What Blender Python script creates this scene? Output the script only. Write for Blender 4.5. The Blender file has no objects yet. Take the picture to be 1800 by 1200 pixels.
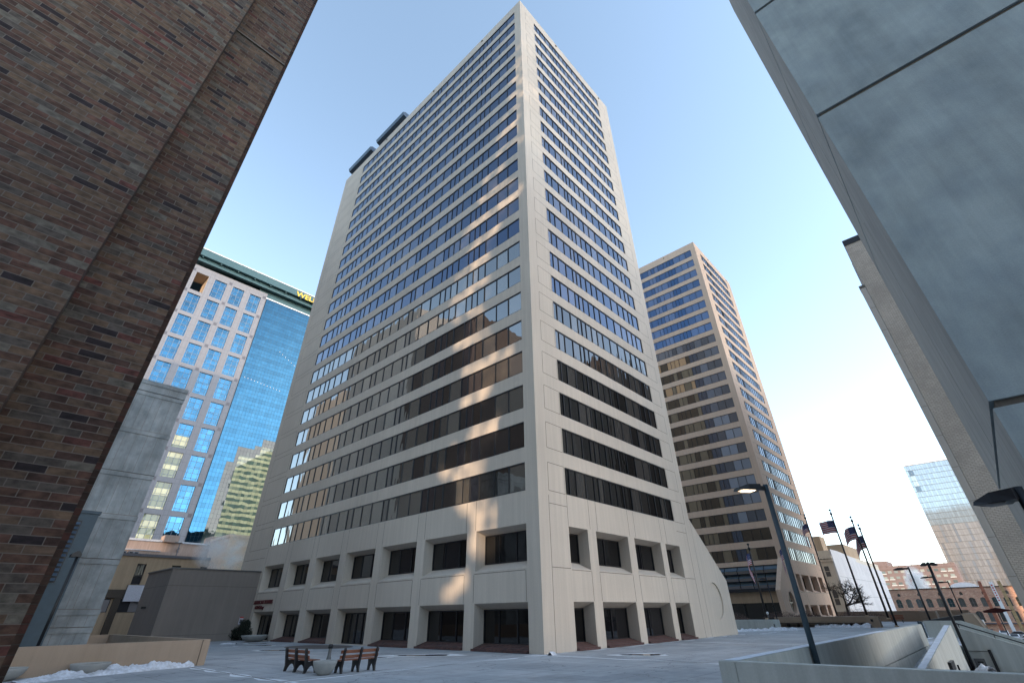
import bpy, bmesh, math, random
from mathutils import Vector, Matrix, noise
from mathutils.geometry import tessellate_polygon
random.seed(11)
S = bpy.context.scene
COL = S.collection
R = math.radians

# ------------------------------------------------------------------ materials
def new_mat(name):
    m = bpy.data.materials.new(name); m.use_nodes = True
    nt = m.node_tree; b = nt.nodes['Principled BSDF']
    return m, nt, b
def nd(nt, t, **k):
    n = nt.nodes.new(t)
    for a, v in k.items(): setattr(n, a, v)
    return n
def lk(nt, a, b): nt.links.new(a, b)
def math_n(nt, op, a, b=None, c=None):
    n = nd(nt, 'ShaderNodeMath', operation=op)
    for i, v in enumerate((a, b, c)):
        if v is None: continue
        if isinstance(v, (int, float)): n.inputs[i].default_value = v
        else: lk(nt, v, n.inputs[i])
    return n.outputs[0]
def mixc(nt, fac, a, b, mode='MIX'):
    n = nd(nt, 'ShaderNodeMix', data_type='RGBA', blend_type=mode)
    for sock, v in ((n.inputs[0], fac), (n.inputs[6], a), (n.inputs[7], b)):
        if isinstance(v, (int, float)): sock.default_value = v
        elif isinstance(v, tuple): sock.default_value = (v[0], v[1], v[2], 1)
        else: lk(nt, v, sock)
    return n.outputs[2]
def ramp(nt, fac, stops, interp='LINEAR'):
    n = nd(nt, 'ShaderNodeValToRGB'); cr = n.color_ramp; cr.interpolation = interp
    while len(cr.elements) < len(stops): cr.elements.new(0.5)
    for e, (p, c) in zip(cr.elements, stops):
        e.position = p; e.color = (c, c, c, 1) if isinstance(c, (int, float)) else (c[0], c[1], c[2], 1)
    lk(nt, fac, n.inputs[0]); return n.outputs[0]
def noise_n(nt, vec, scale, detail=5, rough=.55, dist=0):
    n = nd(nt, 'ShaderNodeTexNoise'); n.inputs['Scale'].default_value = scale
    n.inputs['Detail'].default_value = detail; n.inputs['Roughness'].default_value = rough
    n.inputs['Distortion'].default_value = dist
    if vec is not None: lk(nt, vec, n.inputs['Vector'])
    return n.outputs['Fac']
def coords(nt): return nd(nt, 'ShaderNodeTexCoord').outputs['Object']
def scaled(nt, vec, s):
    n = nd(nt, 'ShaderNodeMapping'); n.inputs['Scale'].default_value = s; lk(nt, vec, n.inputs['Vector']); return n.outputs[0]
def bump(nt, b, h, strength, dist=.02):
    n = nd(nt, 'ShaderNodeBump'); n.inputs['Strength'].default_value = strength; n.inputs['Distance'].default_value = dist
    lk(nt, h, n.inputs['Height']); lk(nt, n.outputs[0], b.inputs['Normal'])

def concrete(name, col, var=.18, streak=.25, rough=.9, grain=25, big=.25, bmp=.25, tint=None):
    """cast concrete or stucco: broad blotches, vertical weather streaks and a fine grain"""
    m, nt, b = new_mat(name); v = coords(nt)
    n1 = noise_n(nt, v, big, 6, .6); n2 = noise_n(nt, v, grain, 4, .7)
    st = noise_n(nt, scaled(nt, v, (2.0, 2.0, .08)), 1.6, 6, .65)
    f = ramp(nt, n1, [(.25, 1 - var), (.75, 1 + var * .5)])
    g = ramp(nt, st, [(.3, 1 - streak), (.65, 1.0)])
    h = ramp(nt, n2, [(.3, .93), (.7, 1.05)])
    c = mixc(nt, 1, mixc(nt, 1, (col[0], col[1], col[2]), f, 'MULTIPLY'), mixc(nt, 1, g, h, 'MULTIPLY'), 'MULTIPLY')
    if tint: c = mixc(nt, ramp(nt, noise_n(nt, v, big * 2.3, 4), [(.4, 0), (.7, .6)]), c, mixc(nt, 1, c, tint, 'MULTIPLY'))
    lk(nt, c, b.inputs['Base Color']); b.inputs['Roughness'].default_value = rough
    b.inputs['Specular IOR Level'].default_value = .25
    bump(nt, b, n2, bmp, .01)
    return m
def plain(name, col, rough=.6, metal=0, var=.12, scale=6, spec=.5):
    m, nt, b = new_mat(name); v = coords(nt)
    f = ramp(nt, noise_n(nt, v, scale, 4), [(.3, 1 - var), (.7, 1 + var)])
    lk(nt, mixc(nt, 1, (col[0], col[1], col[2]), f, 'MULTIPLY'), b.inputs['Base Color'])
    b.inputs['Roughness'].default_value = rough; b.inputs['Metallic'].default_value = metal
    b.inputs['Specular IOR Level'].default_value = spec
    return m
def attr_mat(name, rough=.05, ior=1.5, metal=0, wob=0, wscale=.5, wob_axis=(1, 1, 1), dist=.05, mul=None, spec=None):
    """colour of each face comes from the mesh attribute 'tint'; wob gives the slight waviness of sheet glass"""
    m, nt, b = new_mat(name)
    a = nd(nt, 'ShaderNodeAttribute', attribute_name='tint')
    c = a.outputs['Color']
    if mul:
        v0 = coords(nt); c = mixc(nt, 1, c, ramp(nt, noise_n(nt, v0, mul, 5), [(.3, .75), (.7, 1.15)]), 'MULTIPLY')
    lk(nt, c, b.inputs['Base Color']); b.inputs['Roughness'].default_value = rough
    b.inputs['IOR'].default_value = ior; b.inputs['Metallic'].default_value = metal
    if spec: b.inputs['Specular Tint'].default_value = (*spec, 1)
    if wob:
        v = coords(nt); bump(nt, b, noise_n(nt, scaled(nt, v, wob_axis), wscale, 2, .5), wob, dist)
    return m
def brick_mat(name, bw, bh, axis, stops, mortar, mw=.008, bmp=.6, blotch=.35):
    """running-bond brick, every brick with its own random colour; axis 0 runs along X, 1 along Y"""
    m, nt, b = new_mat(name); v = coords(nt)
    sp = nd(nt, 'ShaderNodeSeparateXYZ'); lk(nt, v, sp.inputs[0])
    if axis == 2: u = math_n(nt, 'ADD', sp.outputs[0], sp.outputs[1])
    else: u = sp.outputs[axis]
    z = sp.outputs[2]
    row = math_n(nt, 'FLOOR', math_n(nt, 'DIVIDE', z, bh))
    off = math_n(nt, 'MULTIPLY', math_n(nt, 'MODULO', math_n(nt, 'ABSOLUTE', row), 2), .5)
    uu = math_n(nt, 'ADD', math_n(nt, 'DIVIDE', u, bw), off)
    cn = math_n(nt, 'FLOOR', uu)
    fu = math_n(nt, 'MULTIPLY', math_n(nt, 'FRACT', uu), bw); fz = math_n(nt, 'MULTIPLY', math_n(nt, 'FRACT', math_n(nt, 'DIVIDE', z, bh)), bh)
    wn = nd(nt, 'ShaderNodeTexWhiteNoise', noise_dimensions='2D')
    cb = nd(nt, 'ShaderNodeCombineXYZ'); lk(nt, cn, cb.inputs[0]); lk(nt, row, cb.inputs[1]); lk(nt, cb.outputs[0], wn.inputs['Vector'])
    c = ramp(nt, wn.outputs['Value'], stops, 'CONSTANT')
    bl = ramp(nt, noise_n(nt, scaled(nt, v, (5, 5, 9)), 1.3, 5, .6), [(.3, 1 - blotch), (.7, 1 + blotch)])
    bg = ramp(nt, noise_n(nt, v, .35, 4), [(.3, .8), (.7, 1.15)])
    c = mixc(nt, 1, mixc(nt, 1, c, bl, 'MULTIPLY'), bg, 'MULTIPLY')
    mu = math_n(nt, 'MAXIMUM', math_n(nt, 'LESS_THAN', fu, mw), math_n(nt, 'LESS_THAN', fz, mw))
    c = mixc(nt, mu, c, mortar)
    lk(nt, c, b.inputs['Base Color']); b.inputs['Roughness'].default_value = .85; b.inputs['Specular IOR Level'].default_value = .3
    hgt = math_n(nt, 'SUBTRACT', math_n(nt, 'MULTIPLY', noise_n(nt, v, 30, 4), .3), mu)
    bump(nt, b, hgt, bmp, .006)
    return m

M = {}
M['tower'] = concrete('tower_concrete', (.57, .50, .425), .12, .13, .92, 14, .12, .3)
M['towerfar'] = concrete('far_tower_concrete', (.65, .47, .35), .1, .12, .92, 10, .1, .2)
M['joint'] = plain('joint_dark', (.12, .105, .09), .9)  # dark tone for joints, grooves and window heads
M['frame'] = plain('dark_window_frame', (.022, .022, .026), .4, .3)
M['framel'] = plain('grey_window_frame', (.12, .125, .13), .35, .5)
M['glass'] = attr_mat('facade_glass', .02, 2.15, 0, .22, .55, (1, 1, .5), .03, spec=(.36, .55, .95))
M['glassr'] = attr_mat('facade_glass_rippled', .02, 2.0, 0, .7, .9, (1.5, 1.5, .22), .05, spec=(.75, .8, .85))
M['glasslow'] = attr_mat('facade_glass_low', .02, 3.1, 0, .35, .6, (1, 1, .4), .04, spec=(.9, .88, .85))
M['glassfar'] = attr_mat('facade_glass_bronze', .03, 2.0, 0, .35, .6, (1, 1, .4), .04, spec=(.8, .72, .65))
M['glassd'] = attr_mat('dark_glass', .03, 1.6, 0, .2, .5, (1, 1, 1), .03)
M['nearbrick'] = brick_mat('brown_brick', .3048, .1016, 0, [(0, (0.073, 0.041, 0.029)), (.18, (0.095, 0.063, 0.044)), (.34, (0.071, 0.059, 0.050)), (.48, (0.107, 0.070, 0.046)), (.64, (0.058, 0.033, 0.026)), (.76, (0.086, 0.045, 0.033)), (.86, (0.107, 0.095, 0.077)), (.93, (0.022, 0.016, 0.018)), (.975, (0.095, 0.038, 0.031))], (.13, .112, .096), .011, 1.0, .5)
M['nearbrickd'] = brick_mat('brown_brick_dark', .3048, .1016, 0, [(0, (.05, .031, .024)), (.3, (.06, .034, .026)), (.6, (.038, .024, .02)), (.85, (.066, .03, .024))], (.05, .042, .036), .011, .8)
M['redbrick'] = brick_mat('paver_brick', .2, .07, 1, [(0, (.09, .045, .04)), (.5, (.12, .055, .045)), (.8, (.07, .035, .034))], (.13, .11, .10), .01, .5)
M['warebrick'] = brick_mat('warehouse_brick', .5, .2, 1, [(0, (.45, .235, .155)), (.3, (.50, .275, .18)), (.6, (.40, .20, .14)), (.85, (.54, .34, .24))], (.5, .37, .3), .03, .3)
M['beigebrick'] = brick_mat('beige_brick', .4, .13, 2, [(0, (.50, .42, .35)), (.4, (.53, .445, .37)), (.75, (.47, .395, .33))], (.30, .25, .215), .035, 1.0, .12)
M['hotel'] = concrete('mauve_masonry', (.25, .19, .18), .1, .1, .9, 2, .02, .1)
M['boardconc'] = concrete('board_formed_concrete', (.27, .295, .305), .5, .22, .85, 6, .55, .35, (.6, .66, .7))
M['bluegrey'] = concrete('blue_grey_concrete', (.36, .41, .42), .34, .14, .88, 26, .33, .7, (.68, .72, .78))
M['greyside'] = concrete('warm_grey_concrete', (.35, .335, .31), .15, .25, .9, 20, .5, .3)
M['strip'] = concrete('beige_concrete_strip', (.48, .42, .37), .1, .12, .9, 10, .3, .2)
M['parapet'] = concrete('parapet_concrete', (.47, .485, .46), .12, .22, .9, 30, .6, .2)
M['tanwall'] = concrete('tan_wall_concrete', (.36, .275, .205), .1, .12, .9, 30, .7, .2)
M['stucco'] = concrete('taupe_stucco', (.235, .20, .175), .12, .12, .92, 20, .3, .2)
M['tan'] = concrete('tan_render', (.44, .32, .215), .14, .2, .9, 10, .3, .2)
M['pink'] = concrete('pinkish_render', (.48, .36, .30), .14, .2, .9, 10, .2, .2)
M['cream'] = concrete('cream_stone', (.62, .55, .45), .1, .12, .9, 6, .2, .2)
M['whitewall'] = concrete('white_painted_brick', (.62, .61, .62), .12, .2, .9, 6, .15, .2)
M['granite'] = concrete('pink_granite', (.27, .27, .29), .08, .1, .5, 3, .08, .05)
M['granited'] = plain('dark_granite', (.10, .095, .11), .4)
M['blueslab'] = plain('teal_metal', (.05, .11, .12), .45, .2, .1, 1)
M['penth'] = plain('blue_metal_eave', (.055, .085, .125), .45, .3, .1, 2)
M['steelblue'] = plain('dark_blue_steel', (.028, .05, .068), .5, .2, .12, 3)
M['black'] = plain('black_metal', (.012, .013, .016), .4, .3)
M['castiron'] = plain('black_plastic_casting', (.012, .012, .014), .5)
M['brownpole'] = plain('bronze_pole', (.05, .04, .036), .45, .5)
M['bronze'] = plain('bronze_dark', (.06, .045, .035), .5, .4)
M['gold'] = plain('gold_letter', (.75, .50, .06), .35, .3)
M['redletter'] = plain('maroon_letter', (.10, .018, .02), .6)
M['snow'] = concrete('old_snow', (.66, .69, .75), .3, 0, .8, 10, 3.5, .6, (.62, .58, .54))
M['snowthin'] = concrete('frost', (.60, .64, .70), .2, 0, .85, 12, 3, .3)
M['salt'] = concrete('salt_stain', (.74, .77, .80), .2, 0, .9, 12, 2, .1)
M['bowl'] = concrete('bowl_concrete', (.33, .335, .32), .1, .08, .85, 30, 2, .2)
M['whiteframe'] = plain('pale_window_frame', (.22, .27, .32), .5)
M['soil'] = plain('soil', (.05, .04, .03), .95, 0, .3, 20)
M['bark'] = plain('bark', (.055, .042, .036), .9, 0, .3, 12)
M['hedge'] = plain('winter_hedge', (.10, .062, .05), .95, 0, .4, 14)
M['evergreen'] = plain('dark_evergreen', (.012, .018, .010), .9, 0, .4, 14)
M['white'] = plain('white_paint', (.75, .75, .76), .5)
M['signwhite'] = plain('sign_white', (.55, .53, .58), .5)
M['redpaint'] = plain('red_paint', (.45, .04, .03), .5)
M['rust'] = plain('rust_paint', (.30, .105, .06), .7, 0, .25, 2)
M['ochre'] = plain('ochre_paint', (.38, .26, .13), .7, 0, .25, 2)
M['maroon'] = plain('maroon_canvas', (.10, .025, .025), .8)
M['asphalt'] = plain('asphalt', (.06, .062, .068), .9, 0, .2, .5)
M['rubber'] = plain('rubber', (.015, .015, .015), .8)
M['chrome'] = plain('wheel_metal', (.35, .35, .36), .3, .8)
M['city'] = concrete('distant_masonry', (.62, .56, .50), .1, .1, .9, 1, .05, .05)
M['citydark'] = concrete('distant_brown_masonry', (.16, .12, .10), .1, .1, .9, 1, .05, .05)
M['sunlitconc'] = concrete('sunlit_rear_concrete', (.85, .78, .50), .06, .06, .9, 1, .05, .05)  # sunlight on the main tower's rear, put into the colour
M['peach'] = concrete('peach_concrete', (.98, .74, .55), .06, .06, .9, 1, .05, .05)
M['signface'] = plain('sign_face', (.6, .62, .66), .5)

def wood_mat():
    m, nt, b = new_mat('brown_bench_slat'); v = coords(nt)
    g = noise_n(nt, scaled(nt, v, (3, 3, 40)), 2, 5, .6)
    lk(nt, ramp(nt, g, [(.3, (.16, .055, .028)), (.7, (.27, .105, .055))]), b.inputs['Base Color'])
    b.inputs['Roughness'].default_value = .55; return m
M['slat'] = wood_mat()

def plaza_mat():
    m, nt, b = new_mat('plaza_concrete'); v = coords(nt)
    sp = nd(nt, 'ShaderNodeSeparateXYZ'); lk(nt, v, sp.inputs[0])
    x, y = sp.outputs[0], sp.outputs[1]
    def line(u, per, off, w):
        f = math_n(nt, 'ABSOLUTE', math_n(nt, 'SUBTRACT', math_n(nt, 'FRACT', math_n(nt, 'DIVIDE', math_n(nt, 'ADD', u, off), per)), .5))
        return math_n(nt, 'GREATER_THAN', f, .5 - w / per)
    ln = math_n(nt, 'MAXIMUM', line(x, 1.87, .4, .022), line(y, 1.87, .2, .022))
    c = ramp(nt, noise_n(nt, v, .22, 6, .6), [(.25, (.27, .29, .31)), (.5, (.34, .355, .37)), (.75, (.42, .42, .425))])
    wn = nd(nt, 'ShaderNodeTexWhiteNoise', noise_dimensions='2D')
    cb = nd(nt, 'ShaderNodeCombineXYZ')
    lk(nt, math_n(nt, 'FLOOR', math_n(nt, 'DIVIDE', math_n(nt, 'ADD', x, .4 + .935), 1.87)), cb.inputs[0])
    lk(nt, math_n(nt, 'FLOOR', math_n(nt, 'DIVIDE', math_n(nt, 'ADD', y, .2 + .935), 1.87)), cb.inputs[1])
    lk(nt, cb.outputs[0], wn.inputs['Vector'])
    c = mixc(nt, 1, c, ramp(nt, wn.outputs['Value'], [(0, .88), (1, 1.1)]), 'MULTIPLY')
    c = mixc(nt, 1, c, ramp(nt, noise_n(nt, v, 1.6, 7, .7), [(.3, .85), (.7, 1.1)]), 'MULTIPLY')
    c = mixc(nt, 1, c, ramp(nt, noise_n(nt, v, 18, 5, .7), [(.3, .9), (.7, 1.08)]), 'MULTIPLY')
    c = mixc(nt, ramp(nt, noise_n(nt, scaled(nt, v, (.35, 1, 1)), .7, 7, .75, 1), [(.56, 0), (.74, .75)]), c, (.46, .48, .51))   # road salt
    dark = ramp(nt, noise_n(nt, scaled(nt, v, (1, .4, 1)), .45, 6, .7, .6), [(.58, 0), (.7, .5)])
    c = mixc(nt, dark, c, (.13, .125, .125))
    vo = nd(nt, 'ShaderNodeTexVoronoi', feature='DISTANCE_TO_EDGE'); vo.inputs['Scale'].default_value = .16
    wv = nd(nt, 'ShaderNodeVectorMath', operation='ADD'); nz = nd(nt, 'ShaderNodeTexNoise'); nz.inputs['Scale'].default_value = 1.2; nz.inputs['Detail'].default_value = 6; lk(nt, v, nz.inputs['Vector'])
    sc_ = nd(nt, 'ShaderNodeVectorMath', operation='SCALE'); sc_.inputs['Scale'].default_value = 1.6; lk(nt, nz.outputs['Color'], sc_.inputs[0]); lk(nt, v, wv.inputs[0]); lk(nt, sc_.outputs[0], wv.inputs[1]); lk(nt, wv.outputs[0], vo.inputs['Vector'])
    crk = math_n(nt, 'LESS_THAN', vo.outputs['Distance'], .0035); c = mixc(nt, math_n(nt, 'MULTIPLY', crk, .6), c, (.09, .09, .09))
    c = mixc(nt, math_n(nt, 'MULTIPLY', ln, .5), c, (.11, .11, .115))
    lk(nt, c, b.inputs['Base Color'])
    lk(nt, ramp(nt, dark, [(0, .85), (.6, .5)]), b.inputs['Roughness'])
    bump(nt, b, math_n(nt, 'SUBTRACT', math_n(nt, 'MULTIPLY', noise_n(nt, v, 22, 5), .3), ln), .4, .01)
    return m
M['plaza'] = plaza_mat()

def water_mat():
    m, nt, b = new_mat('puddle_ice'); b.inputs['Base Color'].default_value = (.05, .045, .045, 1)
    v = coords(nt); lk(nt, ramp(nt, noise_n(nt, v, 3, 3), [(.4, .04), (.7, .25)]), b.inputs['Roughness']); return m
M['puddle'] = water_mat()
def emit_mat(name, col, s):
    m, nt, b = new_mat(name); b.inputs['Base Color'].default_value = (.8, .8, .8, 1)
    b.inputs['Emission Color'].default_value = (*col, 1); b.inputs['Emission Strength'].default_value = s; return m
M['lamplens'] = emit_mat('lit_lamp_lens', (1, .72, .42), 2.5)
M['lenslit'] = emit_mat('ceiling_light', (1, .6, .25), 2.2)

def vol_mat(name, dens, scale, col=(1, 1, 1)):
    m = bpy.data.materials.new(name); m.use_nodes = True; nt = m.node_tree; nt.nodes.clear()
    out = nd(nt, 'ShaderNodeOutputMaterial'); pv = nd(nt, 'ShaderNodeVolumePrincipled')
    pv.inputs['Color'].default_value = (*col, 1); pv.inputs['Anisotropy'].default_value = .2
    g = nd(nt, 'ShaderNodeTexCoord').outputs['Generated']
    gr = nd(nt, 'ShaderNodeTexGradient', gradient_type='SPHERICAL')
    mp = nd(nt, 'ShaderNodeMapping'); mp.inputs['Location'].default_value = (-1, -1, -1); mp.inputs['Scale'].default_value = (2, 2, 2); lk(nt, g, mp.inputs['Vector']); lk(nt, mp.outputs[0], gr.inputs[0])
    n = noise_n(nt, g, scale, 5, .65, .6)
    d = math_n(nt, 'MULTIPLY', ramp(nt, n, [(.42, 0), (.7, 1)]), ramp(nt, gr.outputs['Fac'], [(.02, 0), (.45, 1)]))
    lk(nt, math_n(nt, 'MULTIPLY', d, dens), pv.inputs['Density']); lk(nt, pv.outputs[0], out.inputs['Volume'])
    return m

# ------------------------------------------------------------------ mesh builder
class MB:
    def __init__(s): s.v = []; s.f = []; s.mi = []; s.c = []; s.sm = []
    def face(s, pts, mi=0, col=(1, 1, 1), sm=False):
        n = len(s.v); s.v += [tuple(p) for p in pts]; s.f.append(tuple(range(n, n + len(pts)))); s.mi.append(mi); s.c.append(col); s.sm.append(sm); return s
    def box(s, x0, y0, z0, x1, y1, z1, mi=0, col=(1, 1, 1), skip=''):
        P = [(x0, y0, z0), (x1, y0, z0), (x1, y1, z0), (x0, y1, z0), (x0, y0, z1), (x1, y0, z1), (x1, y1, z1), (x0, y1, z1)]
        F = {'b': (0, 3, 2, 1), 't': (4, 5, 6, 7), 'f': (0, 1, 5, 4), 'r': (1, 2, 6, 5), 'k': (2, 3, 7, 6), 'l': (3, 0, 4, 7)}
        for k, q in F.items():
            if k not in skip: s.face([P[i] for i in q], mi, col)
        return s
    def prism(s, poly, axis, a, b, mi=0, col=(1, 1, 1)):
        """poly: 2-D outline; axis 0/1/2 = extrusion axis from a to b"""
        def P(p, t): return (t, p[0], p[1]) if axis == 0 else (p[0], t, p[1]) if axis == 1 else (p[0], p[1], t)
        tri = tessellate_polygon([[Vector((p[0], p[1], 0)) for p in poly]])
        for t in tri:
            s.face([P(poly[i], a) for i in t], mi, col); s.face([P(poly[i], b) for i in reversed(t)], mi, col)
        for i in range(len(poly)):
            p, q = poly[i], poly[(i + 1) % len(poly)]
            s.face([P(p, a), P(q, a), P(q, b), P(p, b)], mi, col)
        return s
    def tube(s, p0, p1, r0, r1=None, n=10, mi=0, caps=True, col=(1, 1, 1)):
        r1 = r0 if r1 is None else r1
        p0, p1 = Vector(p0), Vector(p1); d = (p1 - p0).normalized()
        u = d.orthogonal().normalized(); w = d.cross(u); b = len(s.v)
        for p, r in ((p0, r0), (p1, r1)):
            for i in range(n):
                a = 2 * math.pi * i / n; s.v.append(tuple(p + (u * math.cos(a) + w * math.sin(a)) * r))
        for i in range(n):
            j = (i + 1) % n; s.f.append((b + i, b + j, b + n + j, b + n + i)); s.mi.append(mi); s.c.append(col); s.sm.append(True)
        if caps:
            s.f.append(tuple(b + i for i in reversed(range(n)))); s.mi.append(mi); s.c.append(col); s.sm.append(False)
            s.f.append(tuple(b + n + i for i in range(n))); s.mi.append(mi); s.c.append(col); s.sm.append(False)
        return s
    def bar(s, p0, p1, w, h, mi=0, up=(0, 0, 1), col=(1, 1, 1)):
        p0, p1 = Vector(p0), Vector(p1); d = (p1 - p0).normalized(); sd = d.cross(Vector(up))
        sd = sd.normalized() if sd.length > 1e-4 else Vector((1, 0, 0)); u = sd.cross(d).normalized()
        q = [(-w / 2, -h / 2), (w / 2, -h / 2), (w / 2, h / 2), (-w / 2, h / 2)]
        A = [p0 + sd * a + u * b for a, b in q]; B = [p1 + sd * a + u * b for a, b in q]
        s.face(A[::-1], mi, col); s.face(B, mi, col)
        for i in range(4): j = (i + 1) % 4; s.face([A[i], A[j], B[j], B[i]], mi, col)
        return s
    def lathe(s, c, prof, n=28, mi=0):
        b = len(s.v)
        for r, z in prof:
            for i in range(n):
                a = 2 * math.pi * i / n; s.v.append((c[0] + r * math.cos(a), c[1] + r * math.sin(a), c[2] + z))
        for k in range(len(prof) - 1):
            for i in range(n):
                j = (i + 1) % n; s.f.append((b + k * n + i, b + k * n + j, b + (k + 1) * n + j, b + (k + 1) * n + i)); s.mi.append(mi); s.c.append((1, 1, 1)); s.sm.append(True)
        return s
    def build(s, name, mats, parent=None, bevel=0, keep=False):
        me = bpy.data.meshes.new(name)
        o0 = world_loc(parent) if parent is not None else Vector((0, 0, 0))
        me.from_pydata([(v[0] - o0.x, v[1] - o0.y, v[2] - o0.z) for v in s.v], [], s.f)
        if not isinstance(mats, (list, tuple)): mats = [mats]
        for m in mats: me.materials.append(m)
        me.polygons.foreach_set('material_index', s.mi); me.polygons.foreach_set('use_smooth', s.sm)
        at = me.color_attributes.new('tint', 'FLOAT_COLOR', 'CORNER'); buf = []
        for f, c in zip(s.f, s.c): buf += [c[0], c[1], c[2], 1.0] * len(f)
        at.data.foreach_set('color', buf)
        me.update()
        if bevel:
            bm = bmesh.new(); bm.from_mesh(me); bmesh.ops.remove_doubles(bm, verts=bm.verts, dist=.0005)
            bmesh.ops.bevel(bm, geom=[e for e in bm.edges if e.is_manifold and e.calc_face_angle(0) > .5], offset=bevel, segments=2, affect='EDGES', clamp_overlap=True)
            bm.to_mesh(me); bm.free()
        o = bpy.data.objects.new(name, me); COL.objects.link(o)
        if parent is not None: o.parent = parent
        return o
WL = {}
def world_loc(o):
    v = Vector((0, 0, 0))
    while o is not None: v += o.location; o = o.parent
    return v
def thing(name, label, cat, loc=(0, 0, 0), group=None):
    o = bpy.data.objects.new(name, None); COL.objects.link(o); o.location = loc
    o.empty_display_size = .3
    o['label'] = label; o['category'] = cat
    if group: o['group'] = group
    return o
def tag(o, label, cat, group=None, kind=None):
    o['label'] = label; o['category'] = cat
    if group: o['group'] = group
    if kind: o['kind'] = kind
    return o
def struct(o, label=None):
    o['kind'] = 'structure'
    if label: o['label'] = label
    o['category'] = o.name.split('.')[0].replace('_', ' ')
    return o
def dup(root, loc, label=None, rz=None):
    r = root.copy(); COL.objects.link(r); r.location = loc
    if rz is not None: r.rotation_euler.z = rz
    if label: r['label'] = label
    for ch in [c for c in root.children]:
        c = ch.copy(); COL.objects.link(c); c.parent = r
        for g in [k for k in ch.children]:
            d = g.copy(); COL.objects.link(d); d.parent = c
    return r
def text_part(txt, name, mat, parent, size, place, extrude=.05, sx=1.0, italic=0):
    cu = bpy.data.curves.new(name, 'FONT'); cu.body = txt; cu.size = size; cu.extrude = extrude; cu.shear = italic; cu.offset = size * .018
    tmp = bpy.data.objects.new('tmp', cu); COL.objects.link(tmp)
    dg = bpy.context.evaluated_depsgraph_get(); me = bpy.data.meshes.new_from_object(tmp.evaluated_get(dg))
    bpy.data.objects.remove(tmp)
    o0 = world_loc(parent)
    for v in me.vertices:
        p = place(v.co.x * sx, v.co.y, v.co.z); v.co = Vector(p) - o0
    me.materials.clear(); me.materials.append(mat)
    me.name = name
    o = bpy.data.objects.new(name, me); COL.objects.link(o); o.parent = parent
    return o

# ------------------------------------------------------------------ the two towers
FH, Z0, WH, TOP = 2.9965, 9.13, 1.925, 78.9
LW, RWD = 48.93, 23.235                      # facade lengths along Y and X
L_MULL = [1.13, 2.72, 4.23, 5.9, 6.89, 7.68, 8.54, 10.13, 11.17, 12.07, 12.94, 14.61, 16.28, 17.86, 18.69, 20.56, 22.25, 23.84, 24.87, 26.62, 28.39, 29.78, 30.82, 32.45, 34.24, 35.74, 36.83, 38.26, 39.98, 41.75]
R_MULL = [3.12, 3.71, 4.55, 5.79, 6.93, 7.57, 8.29, 9.24, 10.22, 11.24, 12.56, 14.05, 15.48, 16.7, 17.77, 18.69, 19.9]
L_BAY = [(1.13, 5.93), (6.93, 11.88), (12.93, 17.81), (18.85, 23.76), (24.83, 29.55), (30.81, 35.43), (36.73, 41.78)]
R_BAY = [(3.14, 5.41), (6.46, 10.93), (11.93, 16.35), (17.26, 19.98)]
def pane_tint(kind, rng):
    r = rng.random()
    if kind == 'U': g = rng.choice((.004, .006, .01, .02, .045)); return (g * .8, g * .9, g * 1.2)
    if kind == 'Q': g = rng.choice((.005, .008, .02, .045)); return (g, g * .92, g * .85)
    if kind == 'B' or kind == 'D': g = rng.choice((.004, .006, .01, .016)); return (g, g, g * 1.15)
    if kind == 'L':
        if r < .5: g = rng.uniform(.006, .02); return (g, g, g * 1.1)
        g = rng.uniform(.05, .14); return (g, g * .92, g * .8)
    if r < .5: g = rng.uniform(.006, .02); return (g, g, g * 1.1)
    g = rng.uniform(.04, .10); return (g, g * .92, g * .84)

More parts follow.
